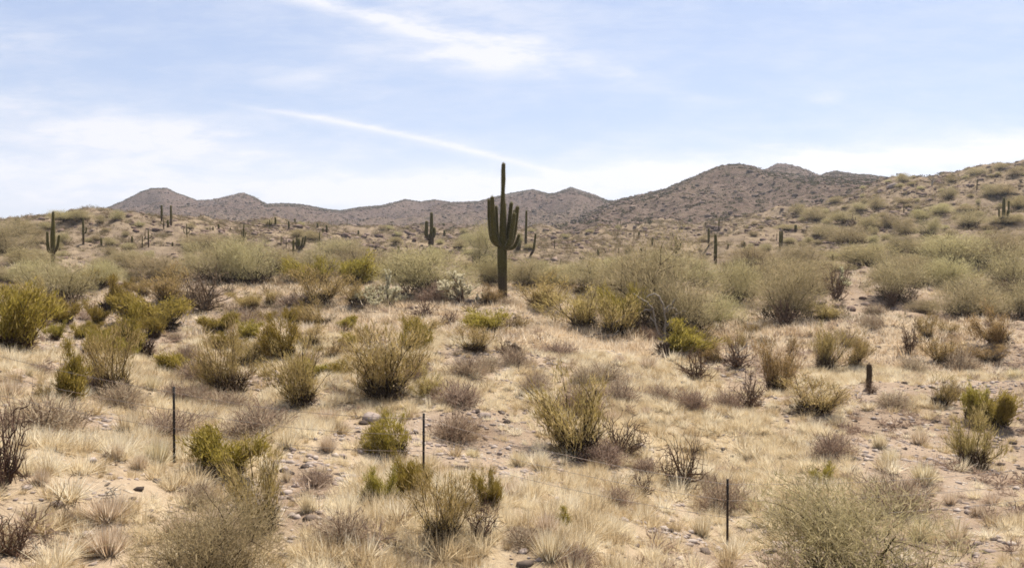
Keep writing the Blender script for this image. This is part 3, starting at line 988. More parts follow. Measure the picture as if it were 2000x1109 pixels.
NAMES = {  # kind: (object name, category, group, w, h of the prototype)
    'yellow': ('desert_broom_bush', 'bush', 'yellow-green broom bushes', 1.2, 0.9),
    'olive': ('creosote_bush', 'bush', 'olive creosote bushes', 1.7, 1.5),
    'palo': ('palo_verde_tree', 'tree', 'grey-green palo verde trees', 4.2, 3.0),
    'dry': ('dry_shrub', 'shrub', 'dry brown shrubs', 0.95, 0.5),
    'dead': ('dead_bush', 'dead bush', 'leafless dead bushes', 1.3, 1.1),
    'cholla': ('cholla_cactus', 'cactus', 'pale spiny chollas', 1.5, 1.2),
    'tuft': ('grass_tuft', 'grass tuft', 'straw grass tufts', 0.55, 0.42)}
PROTO = {}
for i_, (k_, (nm_, ct_, gr_, w_, h_)) in enumerate(NAMES.items()):
    PROTO[k_] = []
    for v_ in range({'palo': 7, 'yellow': 7, 'olive': 8, 'dry': 6}.get(k_, 3)):
        rt_ = make_plant(nm_, ct_, gr_, k_, np.random.default_rng(100 * i_ + v_), w_, h_)
        pts_ = []
        for ch_ in rt_.children:
            a_ = np.empty(len(ch_.data.vertices) * 3, np.float32)
            ch_.data.vertices.foreach_get('co', a_)
            pts_.append(a_.reshape(-1, 3))
        pts_ = pts_[-1]
        PROTO[k_].append([rt_, False, float(np.percentile(pts_[:, 0], 99.3) - np.percentile(pts_[:, 0], 0.7)), float(np.percentile(pts_[:, 2], 98)) * 1.02])

LOOK = {'yellow': 'yellow-green broom bush', 'olive': 'olive wispy creosote bush', 'palo': 'grey-green palo verde tree', 'dry': 'brown dry shrub',
        'dead': 'leafless dark dead bush', 'cholla': 'pale spiny cholla cactus', 'tuft': 'straw-coloured grass tuft'}
PLACED = []


def place(kind, px, py, wpx, hpx, label=None, var=None, look=None):
    x, y, z = at(px, py)
    nm, ct, gr, w, h = NAMES[kind]
    lst = PROTO[kind]
    e = lst[(var if var is not None else random.randrange(len(lst))) % len(lst)]
    root = e[0]
    w, h = e[2], e[3]
    if e[1]:
        root = dup(root)
    e[1] = True
    d = y
    if kind in ('yellow', 'olive'):
        wpx, hpx = wpx * 0.93, hpx * 0.95
    if kind == 'palo':
        wpx, hpx = wpx * (0.88 if wpx > 240 else 1.0 if wpx > 190 else 0.8 if wpx > 80 else 0.9), hpx * (0.9 if wpx > 190 else 0.76 if wpx > 80 else 0.84)
        for q in SAG_LIST:          # trees in front of a saguaro do not reach above its lower third
            if abs(px - q[1]) < wpx * 0.5 and py > q[3] - 24 and py - hpx < q[3] - 0.3 * (q[3] - q[2]):
                hpx = max(py - (q[3] - 0.3 * (q[3] - q[2])), 10, 0.3 * hpx)
    sx = max(wpx / F * d / w, 0.15); sz = max(hpx / F * d / h, 0.15)
    root.location = (x, y, z - 0.03)
    root.rotation_euler = (0, 0, random.random() * 6.283)
    root.scale = (sx, sx, sz)
    PLACED.append((px, py, wpx, hpx))
    if label:
        root['label'] = label
    THINGS.append([root, look or LOOK[kind], px, py - hpx * 0.4, label])
    return root


SAG_LIST = [
    ('three_stem', 843, 413, 482, 'dark three-stemmed saguaro standing alone left of the tall many-armed one'),
    ('two_arm', 104, 412, 524, 'tall two-armed saguaro with pointed tip, near the left frame edge'),
    ('one_arm', 163, 428, 480, 'slender saguaro with one small right arm, beside the two-armed one'),
    ('slim', 1027, 411, 486, 'smooth bare saguaro pole just right of the tall many-armed one'),
    ('lean', 1040, 456, 502, 'curved leaning saguaro right of the bare pole saguaro'),
    ('stub', 1012, 466, 490), ('column', 316, 401, 433), ('column', 334, 402, 441), ('fork', 320, 427, 448), ('column', 328, 430, 444), ('fork', 290, 446, 483), ('slim', 278, 462, 484),
    ('column', 258, 462, 475), ('slim', 252, 463, 476), ('stub', 337, 473, 481), ('column', 198, 467, 482), ('fork', 365, 437, 472, 'forked saguaro with raised arms on the left ridge below the range'), ('two_arm', 476, 437, 478), ('slim', 486, 429, 440),
    ('column', 427, 438, 448), ('stub', 416, 443, 450), ('stub', 405, 446, 452), ('stub', 437, 447, 453), ('stub', 450, 445, 450), ('slim', 549, 462, 480), ('fork', 559, 466, 483), ('column', 573, 468, 502), ('column', 580, 463, 488), ('column', 584, 466, 488),
    ('lean', 587, 463, 488), ('lean', 592, 461, 488), ('two_arm', 624, 453, 492, 'two-armed saguaro on open stony slope, right of the saguaro cluster'), ('fork', 527, 429, 447), ('column', 538, 426, 444), ('column', 564, 433, 450), ('stub', 576, 427, 436), ('slim', 602, 432, 442),
    ('column', 620, 436, 444), ('column', 631, 446, 455), ('column', 638, 441, 456), ('slim', 678, 427, 440), ('column', 778, 480, 496), ('stub', 868, 450, 461), ('slim', 647, 433, 442),
    ('candelabra', 1320, 463, 495, 'candelabra saguaro with two upright arms above the green thicket'), ('column', 1384, 449, 482), ('column', 1397, 458, 520, 'tall straight saguaro column by a bare rocky patch'), ('slim', 1404, 429, 451), ('slim', 1377, 434, 448), ('column', 1454, 473, 496),
    ('column', 1274, 465, 482), ('column', 1168, 487, 501), ('slim', 1208, 485, 503), ('slim', 1223, 455, 466), ('column', 1248, 453, 461), ('stub', 1252, 485, 494), ('slim', 1238, 453, 466), ('slim', 1207, 450, 462), ('slim', 1212, 432, 444), ('stub', 1314, 456, 461), ('slim', 1265, 458, 466),
    ('column', 1523, 452, 488), ('column', 1527, 452, 482), ('column', 1626, 496, 519, 'short dark saguaro post in the shrubs of the right slope'), ('stub', 1554, 439, 452), ('slim', 1765, 400, 416), ('candelabra', 1960, 388, 440, 'armed saguaro high on the right hillside'), ('column', 1911, 402, 412),
    ('slim', 1908, 352, 372), ('slim', 1083, 468, 486), ('stub', 1422, 477, 484), ('slim', 1095, 505, 520), ('column', 36, 425, 434), ('slim', 1517, 456, 470), ('column', 700, 450, 458), ('slim', 1345, 440, 448)]


# ---- the hand-placed plants, read off the photograph: kind, x, base row, width, height (photograph pixels)
HAND = [
    # foreground and middle ground bushes
    ('yellow', 309, 642, 100, 62, 'dense dome-shaped yellow-green bush in front of the black dead bush'),
    ('yellow', 212, 612, 68, 55), ('yellow', 190, 632, 40, 32), ('yellow', 125, 632, 70, 42), ('yellow', 25, 685, 160, 112, 'broad yellow-green bush cut by the left frame edge, above the fence wires'),
    ('yellow', 5, 620, 90, 60), ('yellow', 135, 785, 80, 92), ('olive', 222, 770, 100, 130), ('yellow', 275, 700, 90, 80), ('yellow', 300, 660, 60, 40), ('yellow', 555, 700, 80, 78),
    ('olive', 588, 792, 125, 122, 'vase-shaped olive bush with bare pale stems at its foot'), ('olive', 752, 778, 150, 135, 'tall olive bush fanning out of a black hollow base'),
    ('yellow', 800, 690, 65, 66), ('olive', 450, 775, 130, 125, 'brownish upright bush with thin olive top beyond the left fence post'),
    ('yellow', 772, 890, 92, 80, 'flat-topped yellow-green bush beside the middle fence post'),
    ('olive', 1130, 892, 172, 150, 'large spreading olive-yellow creosote bush, biggest bush of the grassy slope'),
    ('olive', 1900, 918, 112, 106, 'dense dark olive bush on bare gravel near the right frame edge'),
    ('yellow', 1896, 822, 56, 62), ('yellow', 1944, 832, 62, 66), ('olive', 1834, 795, 64, 62), ('olive', 1590, 805, 120, 64), ('olive', 1515, 770, 75, 105), ('olive', 1612, 726, 76, 84),
    ('olive', 1670, 716, 48, 60), ('olive', 862, 1058, 112, 140, 'tall thin-stemmed olive bush in front of the middle fence post'), ('yellow', 745, 988, 54, 66), ('yellow', 955, 990, 58, 66), ('yellow', 805, 968, 76, 70),
    ('yellow', 436, 926, 104, 80), ('olive', 510, 1042, 130, 160, 'leaning olive bush with a black shadowed base, right of the left fence post'),
    ('yellow', 1606, 955, 44, 46), ('yellow', 1107, 1030, 56, 34), ('dry', 1625, 892, 84, 52, 'purplish brown twiggy shrub beside a pale gravel strip'), ('dry', 1210, 786, 70, 44), ('dry', 500, 850, 150, 70),
    ('dry', 895, 792, 90, 50), ('dry', 915, 732, 80, 40), ('dry', 820, 742, 60, 44), ('dry', 440, 800, 90, 40), ('dry', 1025, 1058, 64, 38), ('dry', 1120, 1108, 90, 50), ('dry', 1200, 985, 80, 40),
    ('dry', 240, 790, 110, 50), ('dry', 1180, 905, 100, 50), ('dry', 1290, 785, 70, 40), ('dry', 1350, 800, 70, 46), ('dry', 545, 625, 60, 30), ('dry', 480, 635, 70, 34), ('dry', 365, 700, 44, 30),
    ('dry', 1130, 800, 70, 50), ('dry', 1045, 770, 60, 48), ('dry', 1090, 700, 70, 36), ('dry', 850, 590, 70, 40), ('dry', 1880, 725, 60, 44), ('dry', 1700, 640, 50, 30),
    ('dead', 400, 606, 96, 80, 'black tangled dead bush of curved stems on pale ground'), ('dead', 1333, 955, 92, 105, 'curled brown dead cholla skeleton of twisted stems in grass'), ('dead', 1255, 972, 52, 60),
    ('dead', 1465, 796, 70, 70), ('dead', 1360, 742, 72, 56), ('dead', 1440, 718, 60, 50), ('dead', 10, 945, 100, 160, 'dark dead bush cut by the left frame edge below the wires'), ('dead', 28, 1085, 110, 90),
    ('dead', 830, 622, 66, 40), ('dead', 880, 640, 60, 34), ('dead', 1775, 690, 46, 60), ('dead', 1455, 580, 74, 84), ('dead', 1632, 585, 56, 70), ('dead', 1888, 616, 50, 40), ('dead', 1530, 640, 50, 56), ('dead', 1740, 600, 46, 44), ('dead', 850, 574, 60, 40), ('dead', 958, 552, 50, 46), ('dead', 1890, 600, 50, 40), ('dead', 985, 690, 40, 26),
    ('dead', 1970, 585, 40, 40), ('dead', 1700, 768, 34, 26),
    ('cholla', 756, 595, 52, 52), ('cholla', 905, 590, 90, 48), ('cholla', 1640, 560, 30, 30), ('cholla', 720, 600, 50, 34),
    ('olive', 620, 595, 100, 70), ('yellow', 956, 644, 92, 38, 'rounded yellow-green bush at the foot of the tall many-armed saguaro'), ('olive', 1060, 600, 100, 56), ('olive', 1140, 640, 110, 70), ('yellow', 1230, 650, 90, 80),
    ('yellow', 1310, 690, 110, 50), ('olive', 1200, 655, 90, 70), ('olive', 1375, 700, 60, 60), ('olive', 1440, 690, 50, 40), ('olive', 1950, 672, 90, 66), ('olive', 1810, 665, 40, 50), ('olive', 700, 600, 70, 46),
    ('yellow', 690, 560, 90, 50), ('yellow', 620, 555, 100, 46), ('olive', 1000, 645, 60, 34), ('yellow', 675, 645, 36, 26), ('olive', 80, 600, 90, 50), ('yellow', 180, 562, 90, 30), ('olive', 330, 590, 90, 60),
    # palo verde trees of the middle band
    ('palo', 118, 592, 140, 92), ('palo', 200, 558, 110, 54), ('palo', 60, 520, 120, 62), ('palo', 15, 500, 80, 60), ('palo', 330, 545, 130, 48), ('palo', 430, 548, 130, 86), ('palo', 492, 558, 120, 96), ('palo', 545, 528, 120, 60),
    ('palo', 610, 540, 120, 56), ('palo', 700, 530, 110, 52), ('palo', 835, 572, 160, 96, 'dark-footed grey-green tree left of the pale cholla'), ('palo', 775, 540, 100, 50), ('palo', 945, 520, 84, 84), ('palo', 960, 556, 90, 60),
    ('palo', 1030, 560, 90, 60), ('palo', 1090, 560, 90, 46), ('palo', 1165, 570, 120, 70), ('palo', 1225, 600, 150, 100), ('palo', 1300, 648, 200, 160, 'largest grey-green tree, leafy round a bare twisted dead limb'), ('palo', 1310, 545, 130, 56),
    ('palo', 1345, 660, 130, 120), ('palo', 1440, 590, 130, 92), ('palo', 1500, 560, 130, 62), ('palo', 1535, 625, 140, 120), ('palo', 1575, 570, 110, 66), ('palo', 1240, 545, 110, 44), ('palo', 1400, 640, 110, 70),
    ('palo', 1700, 520, 120, 48), ('palo', 1752, 588, 116, 86), ('palo', 1800, 560, 100, 66), ('palo', 1850, 570, 110, 70), ('palo', 1870, 520, 140, 66), ('palo', 1935, 520, 130, 76), ('palo', 1975, 570, 120, 90), ('palo', 1890, 622, 130, 84),
    ('palo', 1990, 620, 110, 80), ('palo', 1620, 530, 90, 50), ('palo', 1800, 500, 90, 40), ('palo', 405, 482, 100, 26), ('palo', 1560, 520, 110, 44), ('palo', 1460, 520, 90, 40), ('palo', 30, 460, 60, 36), ('palo', 125, 432, 50, 20), ('palo', 160, 432, 40, 20),
    ('palo', 228, 432, 24, 22), ('palo', 195, 437, 22, 16), ('palo', 75, 555, 90, 50), ('palo', 260, 530, 90, 44), ('palo', 470, 520, 110, 46), ('palo', 660, 500, 90, 36), ('palo', 1370, 560, 90, 50), ('palo', 1120, 530, 80, 36),
    # lower right and lower middle grey-green thickets
    ('palo', 400, 1150, 250, 170, 'pale grey-green wispy thicket rising from the bottom frame edge at left'), ('palo', 1690, 1160, 340, 190, 'pale grey-green feathery thicket at the bottom frame edge, right of the last fence post'),
    # shrubs of the right hillside
    ('palo', 1714, 411, 44, 26), ('palo', 1682, 416, 34, 18), ('palo', 1596, 434, 54, 28), ('palo', 1650, 436, 46, 22), ('palo', 1852, 392, 30, 26), ('palo', 1860, 358, 24, 18), ('palo', 1962, 383, 50, 22), ('palo', 1936, 386, 46, 26),
    ('palo', 1888, 414, 62, 38), ('palo', 1838, 419, 42, 20), ('palo', 1737, 446, 34, 28), ('palo', 1705, 447, 44, 24), ('palo', 1765, 462, 46, 38), ('palo', 1812, 464, 42, 38), ('palo', 1892, 446, 58, 34), ('palo', 1560, 421, 32, 22),
    ('palo', 1660, 477, 74, 34), ('palo', 1750, 497, 44, 38), ('palo', 1765, 358, 24, 18), ('palo', 1952, 332, 26, 14), ('palo', 1985, 345, 34, 18), ('palo', 1910, 345, 40, 18), ('palo', 1630, 400, 26, 14), ('palo', 1540, 452, 44, 20), ('palo', 1610, 466, 60, 28),
    ('palo', 1960, 440, 60, 32), ('palo', 1990, 410, 40, 24), ('palo', 1770, 400, 30, 16), ('palo', 1800, 430, 36, 20)]
for row in HAND:
    place(*row)
_c = np.random.default_rng(77)
for row in [r for r in HAND if r[0] in ('yellow', 'olive') and 560 < r[2] < 1060]:
    if _c.random() < 0.65:
        kd = _c.choice(['dry', 'dry', 'olive', 'dead'])
        sg = _c.choice([-1, 1])
        k_ = _c.uniform(0.45, 0.75)
        place(str(kd), row[1] + sg * row[3] * _c.uniform(0.4, 0.75), min(row[2] + _c.uniform(-6, 10), 1100), row[3] * k_, row[4] * k_ * (0.6 if kd == 'dry' else 0.85))
# clear straw tufts standing alone on bare ground
for (px, py, w, h) in [(1910, 1008, 40, 34), (1855, 985, 34, 30), (1940, 985, 50, 28), (1975, 1020, 34, 32), (1820, 968, 22, 22), (308, 905, 64, 60), (228, 895, 38, 40), (272, 915, 46, 36), (80, 945, 46, 40), (1800, 1050, 70, 56), (58, 735, 26, 26),
                       (1718, 875, 40, 40), (1980, 740, 44, 26), (640, 880, 46, 40), (600, 1000, 40, 40), (1100, 620, 36, 22), (210, 1010, 110, 54), (1370, 1045, 60, 50), (560, 940, 30, 30), (1075, 1090, 100, 70), (20, 775, 60, 44), (1265, 720, 60, 30)]:
    place('tuft', px, py, w, h)


# ---- saguaros
def ribbed(path, rad, ribs=14, spine=True, rng=None, mat_len=0.06, depth=0.10):
    """Ribbed column along a path with a round tip; returns a Buf (0 skin, 1 spines)."""
    b = Buf()
    P = np.asarray(path, float); r = np.asarray(rad, float)
    n = len(P)
    T = np.gradient(P, axis=0); T /= np.linalg.norm(T, axis=1, keepdims=True)
    a = np.cross(T[0], [0.2, 1.0, 0.1]); a /= np.linalg.norm(a)
    m = ribs * 2
    th = np.arange(m) / m * 2 * np.pi
    prof = 1 + depth * np.where(np.arange(m) % 2 == 0, 1.0, -1.0)
    rings = []
    for i in range(n):
        a = a - T[i] * (a @ T[i]); a /= np.linalg.norm(a)
        c = np.cross(T[i], a)
        rings.append(P[i] + r[i] * (prof * np.cos(th))[:, None] * a + r[i] * (prof * np.sin(th))[:, None] * c)
    for k in (0.35, 0.65, 0.88, 0.99):     # rounded tip
        ph = math.asin(k)
        rings.append(P[-1] + T[-1] * r[-1] * 0.95 * k + r[-1] * math.cos(ph) * ((prof * np.cos(th))[:, None] * a + (prof * np.sin(th))[:, None] * c))
    V = np.array(rings)
    k = len(V)
    v = V.reshape(-1, 3)
    i = np.arange(k - 1)[:, None] * m; j = np.arange(m)[None, :]; j1 = (j + 1) % m
    f = np.vstack([np.stack([i + j, i + j1, i + m + j1], -1).reshape(-1, 3), np.stack([i + j, i + m + j1, i + m + j], -1).reshape(-1, 3)])
    b.add(v, f, 0.5, 0)
    if spine:
        pk = V[:, ::2, :].reshape(-1, 3)
        cen = np.repeat(np.vstack([P, np.repeat(P[-1:], 4, 0)]), ribs, 0)
        D = pk - cen
        D /= np.maximum(np.linalg.norm(D, axis=1, keepdims=True), 1e-6)
        for q in range(3):
            jit = pk + rng.normal(size=pk.shape) * np.array([0.004, 0.004, 0.03])
            b.blades(jit, D + rng.normal(size=D.shape) * 0.55, mat_len, 0.007, rng, m=1)
    return b


def column(pts, per=9):
    """pts: (x, y, z, r) control points -> smooth path and radii."""
    pts = np.asarray(pts, float)
    c = catmull(pts, per)
    return c[:, :3], np.maximum(c[:, 3], 0.02)


SAG_MATS = [M['cactus'], M['spine']]


def saguaro(name, trunk, arms, spine=True, ribs=14, parts=True, group='saguaro cacti', seed=0, per=9):
    rng = np.random.default_rng(seed)
    root = link_thing(name, 'cactus', group)
    if parts:
        p, r = column(trunk, per)
        ribbed(p, r, ribs, spine, rng).obj('trunk', SAG_MATS, root, smooth=True)
        for a in arms:
            p, r = column(a, per)
            ribbed(p, r, max(ribs - 3, 6), spine, rng).obj('arm', SAG_MATS, root, smooth=True)
    else:
        big = Buf()
        for a in [trunk] + list(arms):
            p, r = column(a, per)
            q = ribbed(p, r, ribs, False, rng)
            big.add(q.v[0], q.f[0], 0.5, 0)
        big.obj('cactus_body', SAG_MATS, root, smooth=True)
    return root


def main_saguaro():
    x, y, z = at(982, 591)
    k = y / F / 3.467          # metres per pixel of the enlargement the outline was read from
    K = lambda zx, zy, w, dy=0.0: ((zx - 458) * k, dy, (1040 - zy) * k, w * k / 2 * (0.9 if w < 45 else 0.97))
    trunk = [K(459, 1075, 57), K(459, 1010, 55), K(457, 930, 58), K(456, 850, 60), K(454, 760, 62), K(453, 690, 60), K(456, 630, 48), K(458, 560, 44), K(459, 470, 42), K(460, 390, 37),
             K(459, 330, 28), K(460, 270, 25), K(462, 215, 29), K(462, 160, 27), K(463, 112, 24)]
    arms = [
        [K(440, 650, 30, 0.05), K(412, 645, 32, 0.12), K(385, 610, 30, 0.2), K(372, 540, 26, 0.22), K(366, 460, 24, 0.22), K(364, 352, 21, 0.22)],
        [K(440, 655, 30, -0.1), K(420, 640, 40, -0.26), K(402, 600, 44, -0.32), K(395, 520, 38, -0.32), K(390, 430, 32, -0.32), K(388, 338, 25, -0.32)],
        [K(450, 640, 26, 0.2), K(432, 615, 28, 0.4), K(419, 560, 25, 0.45), K(416, 480, 23, 0.45), K(414, 394, 20, 0.45)],
        [K(458, 640, 24, 0.12), K(470, 600, 26, 0.3), K(471, 500, 26, 0.3), K(470, 378, 22, 0.3)],
        [K(470, 655, 26, 0.1), K(486, 630, 28, 0.3), K(496, 560, 30, 0.38), K(506, 460, 28, 0.4), K(515, 372, 25, 0.4)],
        [K(470, 672, 30, -0.1), K(494, 660, 34, -0.26), K(512, 610, 33, -0.34), K(524, 530, 29, -0.35), K(535, 447, 24, -0.35)],
        [K(475, 660, 28, 0.02), K(510, 645, 30, 0.04), K(532, 590, 30, 0.06), K(546, 500, 28, 0.06), K(557, 402, 25, 0.06)],
        [K(505, 640, 18, 0.25), K(528, 590, 20, 0.32), K(534, 500, 18, 0.32), K(536, 420, 15, 0.32)],
        [K(465, 662, 24, 0.05), K(495, 676, 27, 0.1), K(530, 668, 25, 0.18), K(552, 635, 23, 0.22), K(567, 588, 21, 0.24)]]
    r = saguaro('saguaro_cactus', trunk, arms, True, 18, True, 'saguaro cacti', 3, 10)
    r.location = (x, y, z)
    r['label'] = 'tall many-armed saguaro with nine arms, largest cactus, rising above the ridges'
    THINGS.append([r, 'saguaro cactus', 982, 450, r['label']])


main_saguaro()
# unit-height types: offsets across, depth, height, radius as shares of the height
TYPES = {
    'column': ([(0, 0, -.06, .045), (0, 0, .2, .048), (.005, 0, .6, .05), (0, 0, .96, .036)], []),
    'slim': ([(0, 0, -.06, .032), (0, 0, .3, .03), (.01, 0, .7, .028), (.015, 0, .97, .022)], []),
    'stub': ([(0, 0, -.08, .12), (0, 0, .4, .14), (0, 0, .9, .11)], []),
    'lean': ([(-.12, 0, -.05, .04), (-.05, 0, .12, .05), (.04, 0, .3, .05), (.09, 0, .6, .045), (.13, 0, .96, .036)], []),
    'one_arm': ([(0, 0, -.06, .034), (0, 0, .3, .036), (0, 0, .7, .036), (0, 0, .97, .026)], [[(0, 0, .42, .022), (.08, 0, .43, .026), (.11, 0, .5, .026), (.12, 0, .62, .02)]]),
    'two_arm': ([(0, 0, -.06, .030), (0, 0, .25, .034), (.0, 0, .55, .036), (.01, 0, .8, .025), (.015, 0, .97, .018)],
                [[(0, 0, .27, .02), (-.06, -.01, .30, .024), (-.082, -.01, .40, .023), (-.085, -.01, .62, .018)], [(0, 0, .28, .02), (.06, -.01, .32, .024), (.085, -.01, .40, .022), (.11, -.01, .56, .018)]]),
    'three_stem': ([(-.02, 0, -.08, .075), (-.015, 0, .12, .075), (-.01, 0, .3, .065), (0, 0, .45, .05), (0, 0, .7, .045), (0.0, 0, .94, .038)],
                   [[(-.01, 0, .22, .04), (-.09, -.03, .25, .055), (-.145, -.04, .36, .055), (-.14, -.04, .5, .05), (-.135, -.04, .69, .042)], [(0, 0, .26, .04), (.05, .02, .29, .045), (.075, .03, .38, .042), (.075, .03, .52, .036)]]),
    'candelabra': ([(0, 0, -.06, .05), (0, 0, .3, .055), (0, 0, .7, .05), (0, 0, .96, .038)],
                   [[(0, 0, .2, .03), (-.13, 0, .24, .036), (-.18, 0, .35, .034), (-.185, 0, .55, .028)], [(0, 0, .2, .03), (.12, 0, .26, .036), (.18, 0, .4, .036), (.19, 0, .85, .03)], [(0, 0, .22, .03), (.05, -.12, .28, .034), (.06, -.15, .5, .03)]]),
    'fork': ([(0, 0, -.06, .03), (0, 0, .3, .034), (0, 0, .6, .032), (0, 0, .96, .022)],
             [[(0, 0, .42, .02), (-.13, 0, .46, .022), (-.17, 0, .6, .02), (-.17, 0, .78, .016)], [(0, 0, .45, .02), (.12, 0, .5, .022), (.16, 0, .62, .018)], [(0, 0, .5, .02), (.04, -.1, .56, .02), (.05, -.12, .85, .016)]])}
SAG_PROTO = {}
SAGS = [(982, 318, 585)]


def place_saguaro(typ, px, top, base, label=None, look=None, flip=False, wscale=1.0):
    x, y, z = at(px, base)
    big = (base - top) > 33
    SAGS.append((px, top, base))
    key = (typ, big)
    if key not in SAG_PROTO:
        tr, ar = TYPES[typ]
        S = 5.0
        sc = lambda pts: [tuple(c * S for c in q) for q in pts]
        SAG_PROTO[key] = [saguaro('saguaro_cactus', sc(tr), [sc(a) for a in ar], big, 12 if big else 9, big, 'saguaro cacti', 5, 6), False]
    e = SAG_PROTO[key]
    r = e[0] if not e[1] else dup(e[0])
    e[1] = True
    s = (base - top) / F * y / 5.0
    wscale *= max(1.0, 3.9 / (0.1 * (base - top))) if typ in ('column', 'lean') else max(1.0, 1.5 if not big else 1.0)
    r.location = (x, y, z)
    r.scale = (s * (-1 if flip else 1) * wscale, s * wscale, s)
    r.rotation_euler = (0, 0, random.uniform(-0.12, 0.12))
    if label:
        r['label'] = label
    elif 'label' in r:
        del r['label']
    THINGS.append([r, look or {'column': 'upright column saguaro', 'slim': 'slim bare saguaro', 'stub': 'short stubby saguaro', 'lean': 'leaning saguaro', 'one_arm': 'one-armed saguaro', 'two_arm': 'two-armed saguaro',
                               'three_stem': 'three-stemmed saguaro', 'candelabra': 'candelabra saguaro', 'fork': 'forked saguaro'}[typ], px, (top + base) / 2, label])


for a in SAG_LIST:
    place_saguaro(*a)


def barrel(px, top, base, wpx, label):
    x, y, z = at(px, base)
    k = y / F
    h = (base - top) * k; r = wpx * k / 2
    root = link_thing('barrel_cactus', 'cactus', 'dark barrel cacti')
    p, rr = column([(0, 0, -.05, r * .85), (0, 0, h * .3, r), (0.01, 0, h * .65, r), (0, 0, h - r * 0.9, r * .92)], 6)
    rng = np.random.default_rng(int(px))
    b = ribbed(p, rr, 13, True, rng, 0.05, 0.12)
    b.obj('ribbed_body', [M['cactus'], M['deadwood']], root, smooth=True)
    root.location = (x, y, z)
    root['label'] = label
    THINGS.append([root, 'barrel cactus', px, (top + base) / 2, label])


barrel(1697, 711, 758, 9, 'dark upright barrel cactus column on pale gravel of the right slope')
barrel(1006, 672, 692, 20, 'squat black barrel cactus in the grass below the tall many-armed saguaro')
barrel(1965, 584, 594, 8, 'tiny round barrel cactus under bushes at the right frame edge')
barrel(1302, 668, 694, 11, 'small dark barrel cactus in front of the largest grey-green tree')


# ---- dead limbs and snags
def snag(px, base, wpx, hpx, label, seed, lines, mat='bleached', r0=4.0):
    """Bare branches drawn as lines in photograph pixels (dx, dy up, depth) round the foot."""
    x, y, z = at(px, base)
    k = y / F
    root = link_thing('dead_branch', 'dead branch', 'bare dead branches')
    rng = np.random.default_rng(seed)
    b = Buf()
    for ln in lines:
        P = np.array([(dx * k, dz * k, up * k) for dx, up, dz in ln], float)
        c = catmull(P, 6)
        c += rng.normal(size=c.shape) * 0.02
        b.tube(c, np.linspace(r0 * k / 2, r0 * k / 6, len(c)), 5, 0.2 + 0.7 * rng.random())
    b.obj('bare_limb', M[mat], root, smooth=True)
    root.location = (x, y, z)
    root['label'] = label
    THINGS.append([root, 'bare dead branch', px, base - hpx / 2, label])


snag(1288, 668, 120, 96, 'bare twisted dead limbs hanging in front of the largest grey-green tree', 4, [
    [(10, -2, 0), (9, 50, -6), (4, 74, -10), (-8, 92, -12), (-24, 90, -14), (-30, 82, -15)], [(0, 0, 0), (-12, 48, -4), (-18, 68, -10), (-38, 84, -14), (-58, 97, -18)],
    [(8, 56, -6), (20, 66, -12), (34, 62, -16)], [(9, 62, -8), (24, 76, -12), (26, 84, -12)], [(6, 20, 0), (22, 38, -2), (30, 30, -4)], [(-16, 64, -10), (-34, 60, -14), (-48, 48, -16)], [(0, 10, 0), (-10, 36, -4), (-20, 50, -6)],
    [(12, 30, 0), (34, 54, -4), (50, 60, -6)]], 'bleached', 5.0)
snag(1165, 660, 120, 30, 'bleached fallen branch lying across the straw grass', 5, [
    [(-55, 2, 0), (-20, 3, -4), (5, 1, -6), (28, 5, -8), (42, 14, -8)], [(20, 4, -8), (34, 4, -10), (40, 8, -12)], [(28, 24, 10), (40, 30, 10), (52, 38, 12), (56, 42, 12)], [(-10, 3, -5), (5, 8, -8), (14, 6, -10)]], 'bleached', 4.0)
snag(1440, 712, 70, 50, 'grey forked dead branch leaning in grass below the green thicket', 6, [
    [(-5, -2, 0), (0, 20, -3), (14, 34, -5), (30, 40, -6)], [(0, 20, -2), (-6, 36, -4), (-2, 44, -5)], [(2, 14, 0), (18, 18, -4), (30, 24, -6)], [(12, 32, -5), (20, 44, -6)], [(-4, 2, 0), (-14, 16, 3), (-22, 24, 3)]], 'bleached', 3.0)
snag(1663, 455, 20, 40, 'leafless pale snag with upswept limbs on the right hillside', 7, [
    [(-2, -3, 0), (-1, 12, 0), (1, 26, 0), (3, 40, 0)], [(-1, 10, 0), (-6, 20, 2), (-5, 28, 2)], [(0, 14, 0), (6, 22, -2), (7, 32, -2)], [(0, 8, 0), (4, 14, 3), (6, 26, 3)]], 'deadwood', 2.6)
snag(215, 980, 60, 50, 'small bleached twig cluster lying in tufted grass left of the left fence post', 8, [
    [(-18, 0, 0), (-6, 12, -3), (4, 22, -4), (20, 34, -5)], [(-20, -2, 2), (0, 8, 0), (18, 14, -2), (26, 26, -4)], [(-8, 10, 0), (4, 14, 3), (10, 26, 3)]], 'bleached', 3.0)
snag(1820, 362, 20, 16, 'bare grey dead tree on the right skyline', 9, [
    [(0, -2, 0), (1, 6, 0), (-4, 12, 0), (-9, 16, 0)], [(0, 2, 0), (5, 9, 1), (8, 14, 1)], [(0, 4, 0), (1, 10, -1), (2, 17, -1)]], 'bleached', 3.0)
snag(70, 1045, 120, 110, 'long thin bare branch reaching up to the right beside the dead bush', 10, [
    [(-15, -3, 0), (5, 24, -3), (35, 60, -6), (60, 95, -9), (80, 130, -10)], [(5, 24, -3), (26, 34, -6)], [(35, 60, -6), (46, 66, -8), (62, 84, -9)]], 'deadwood', 2.6)


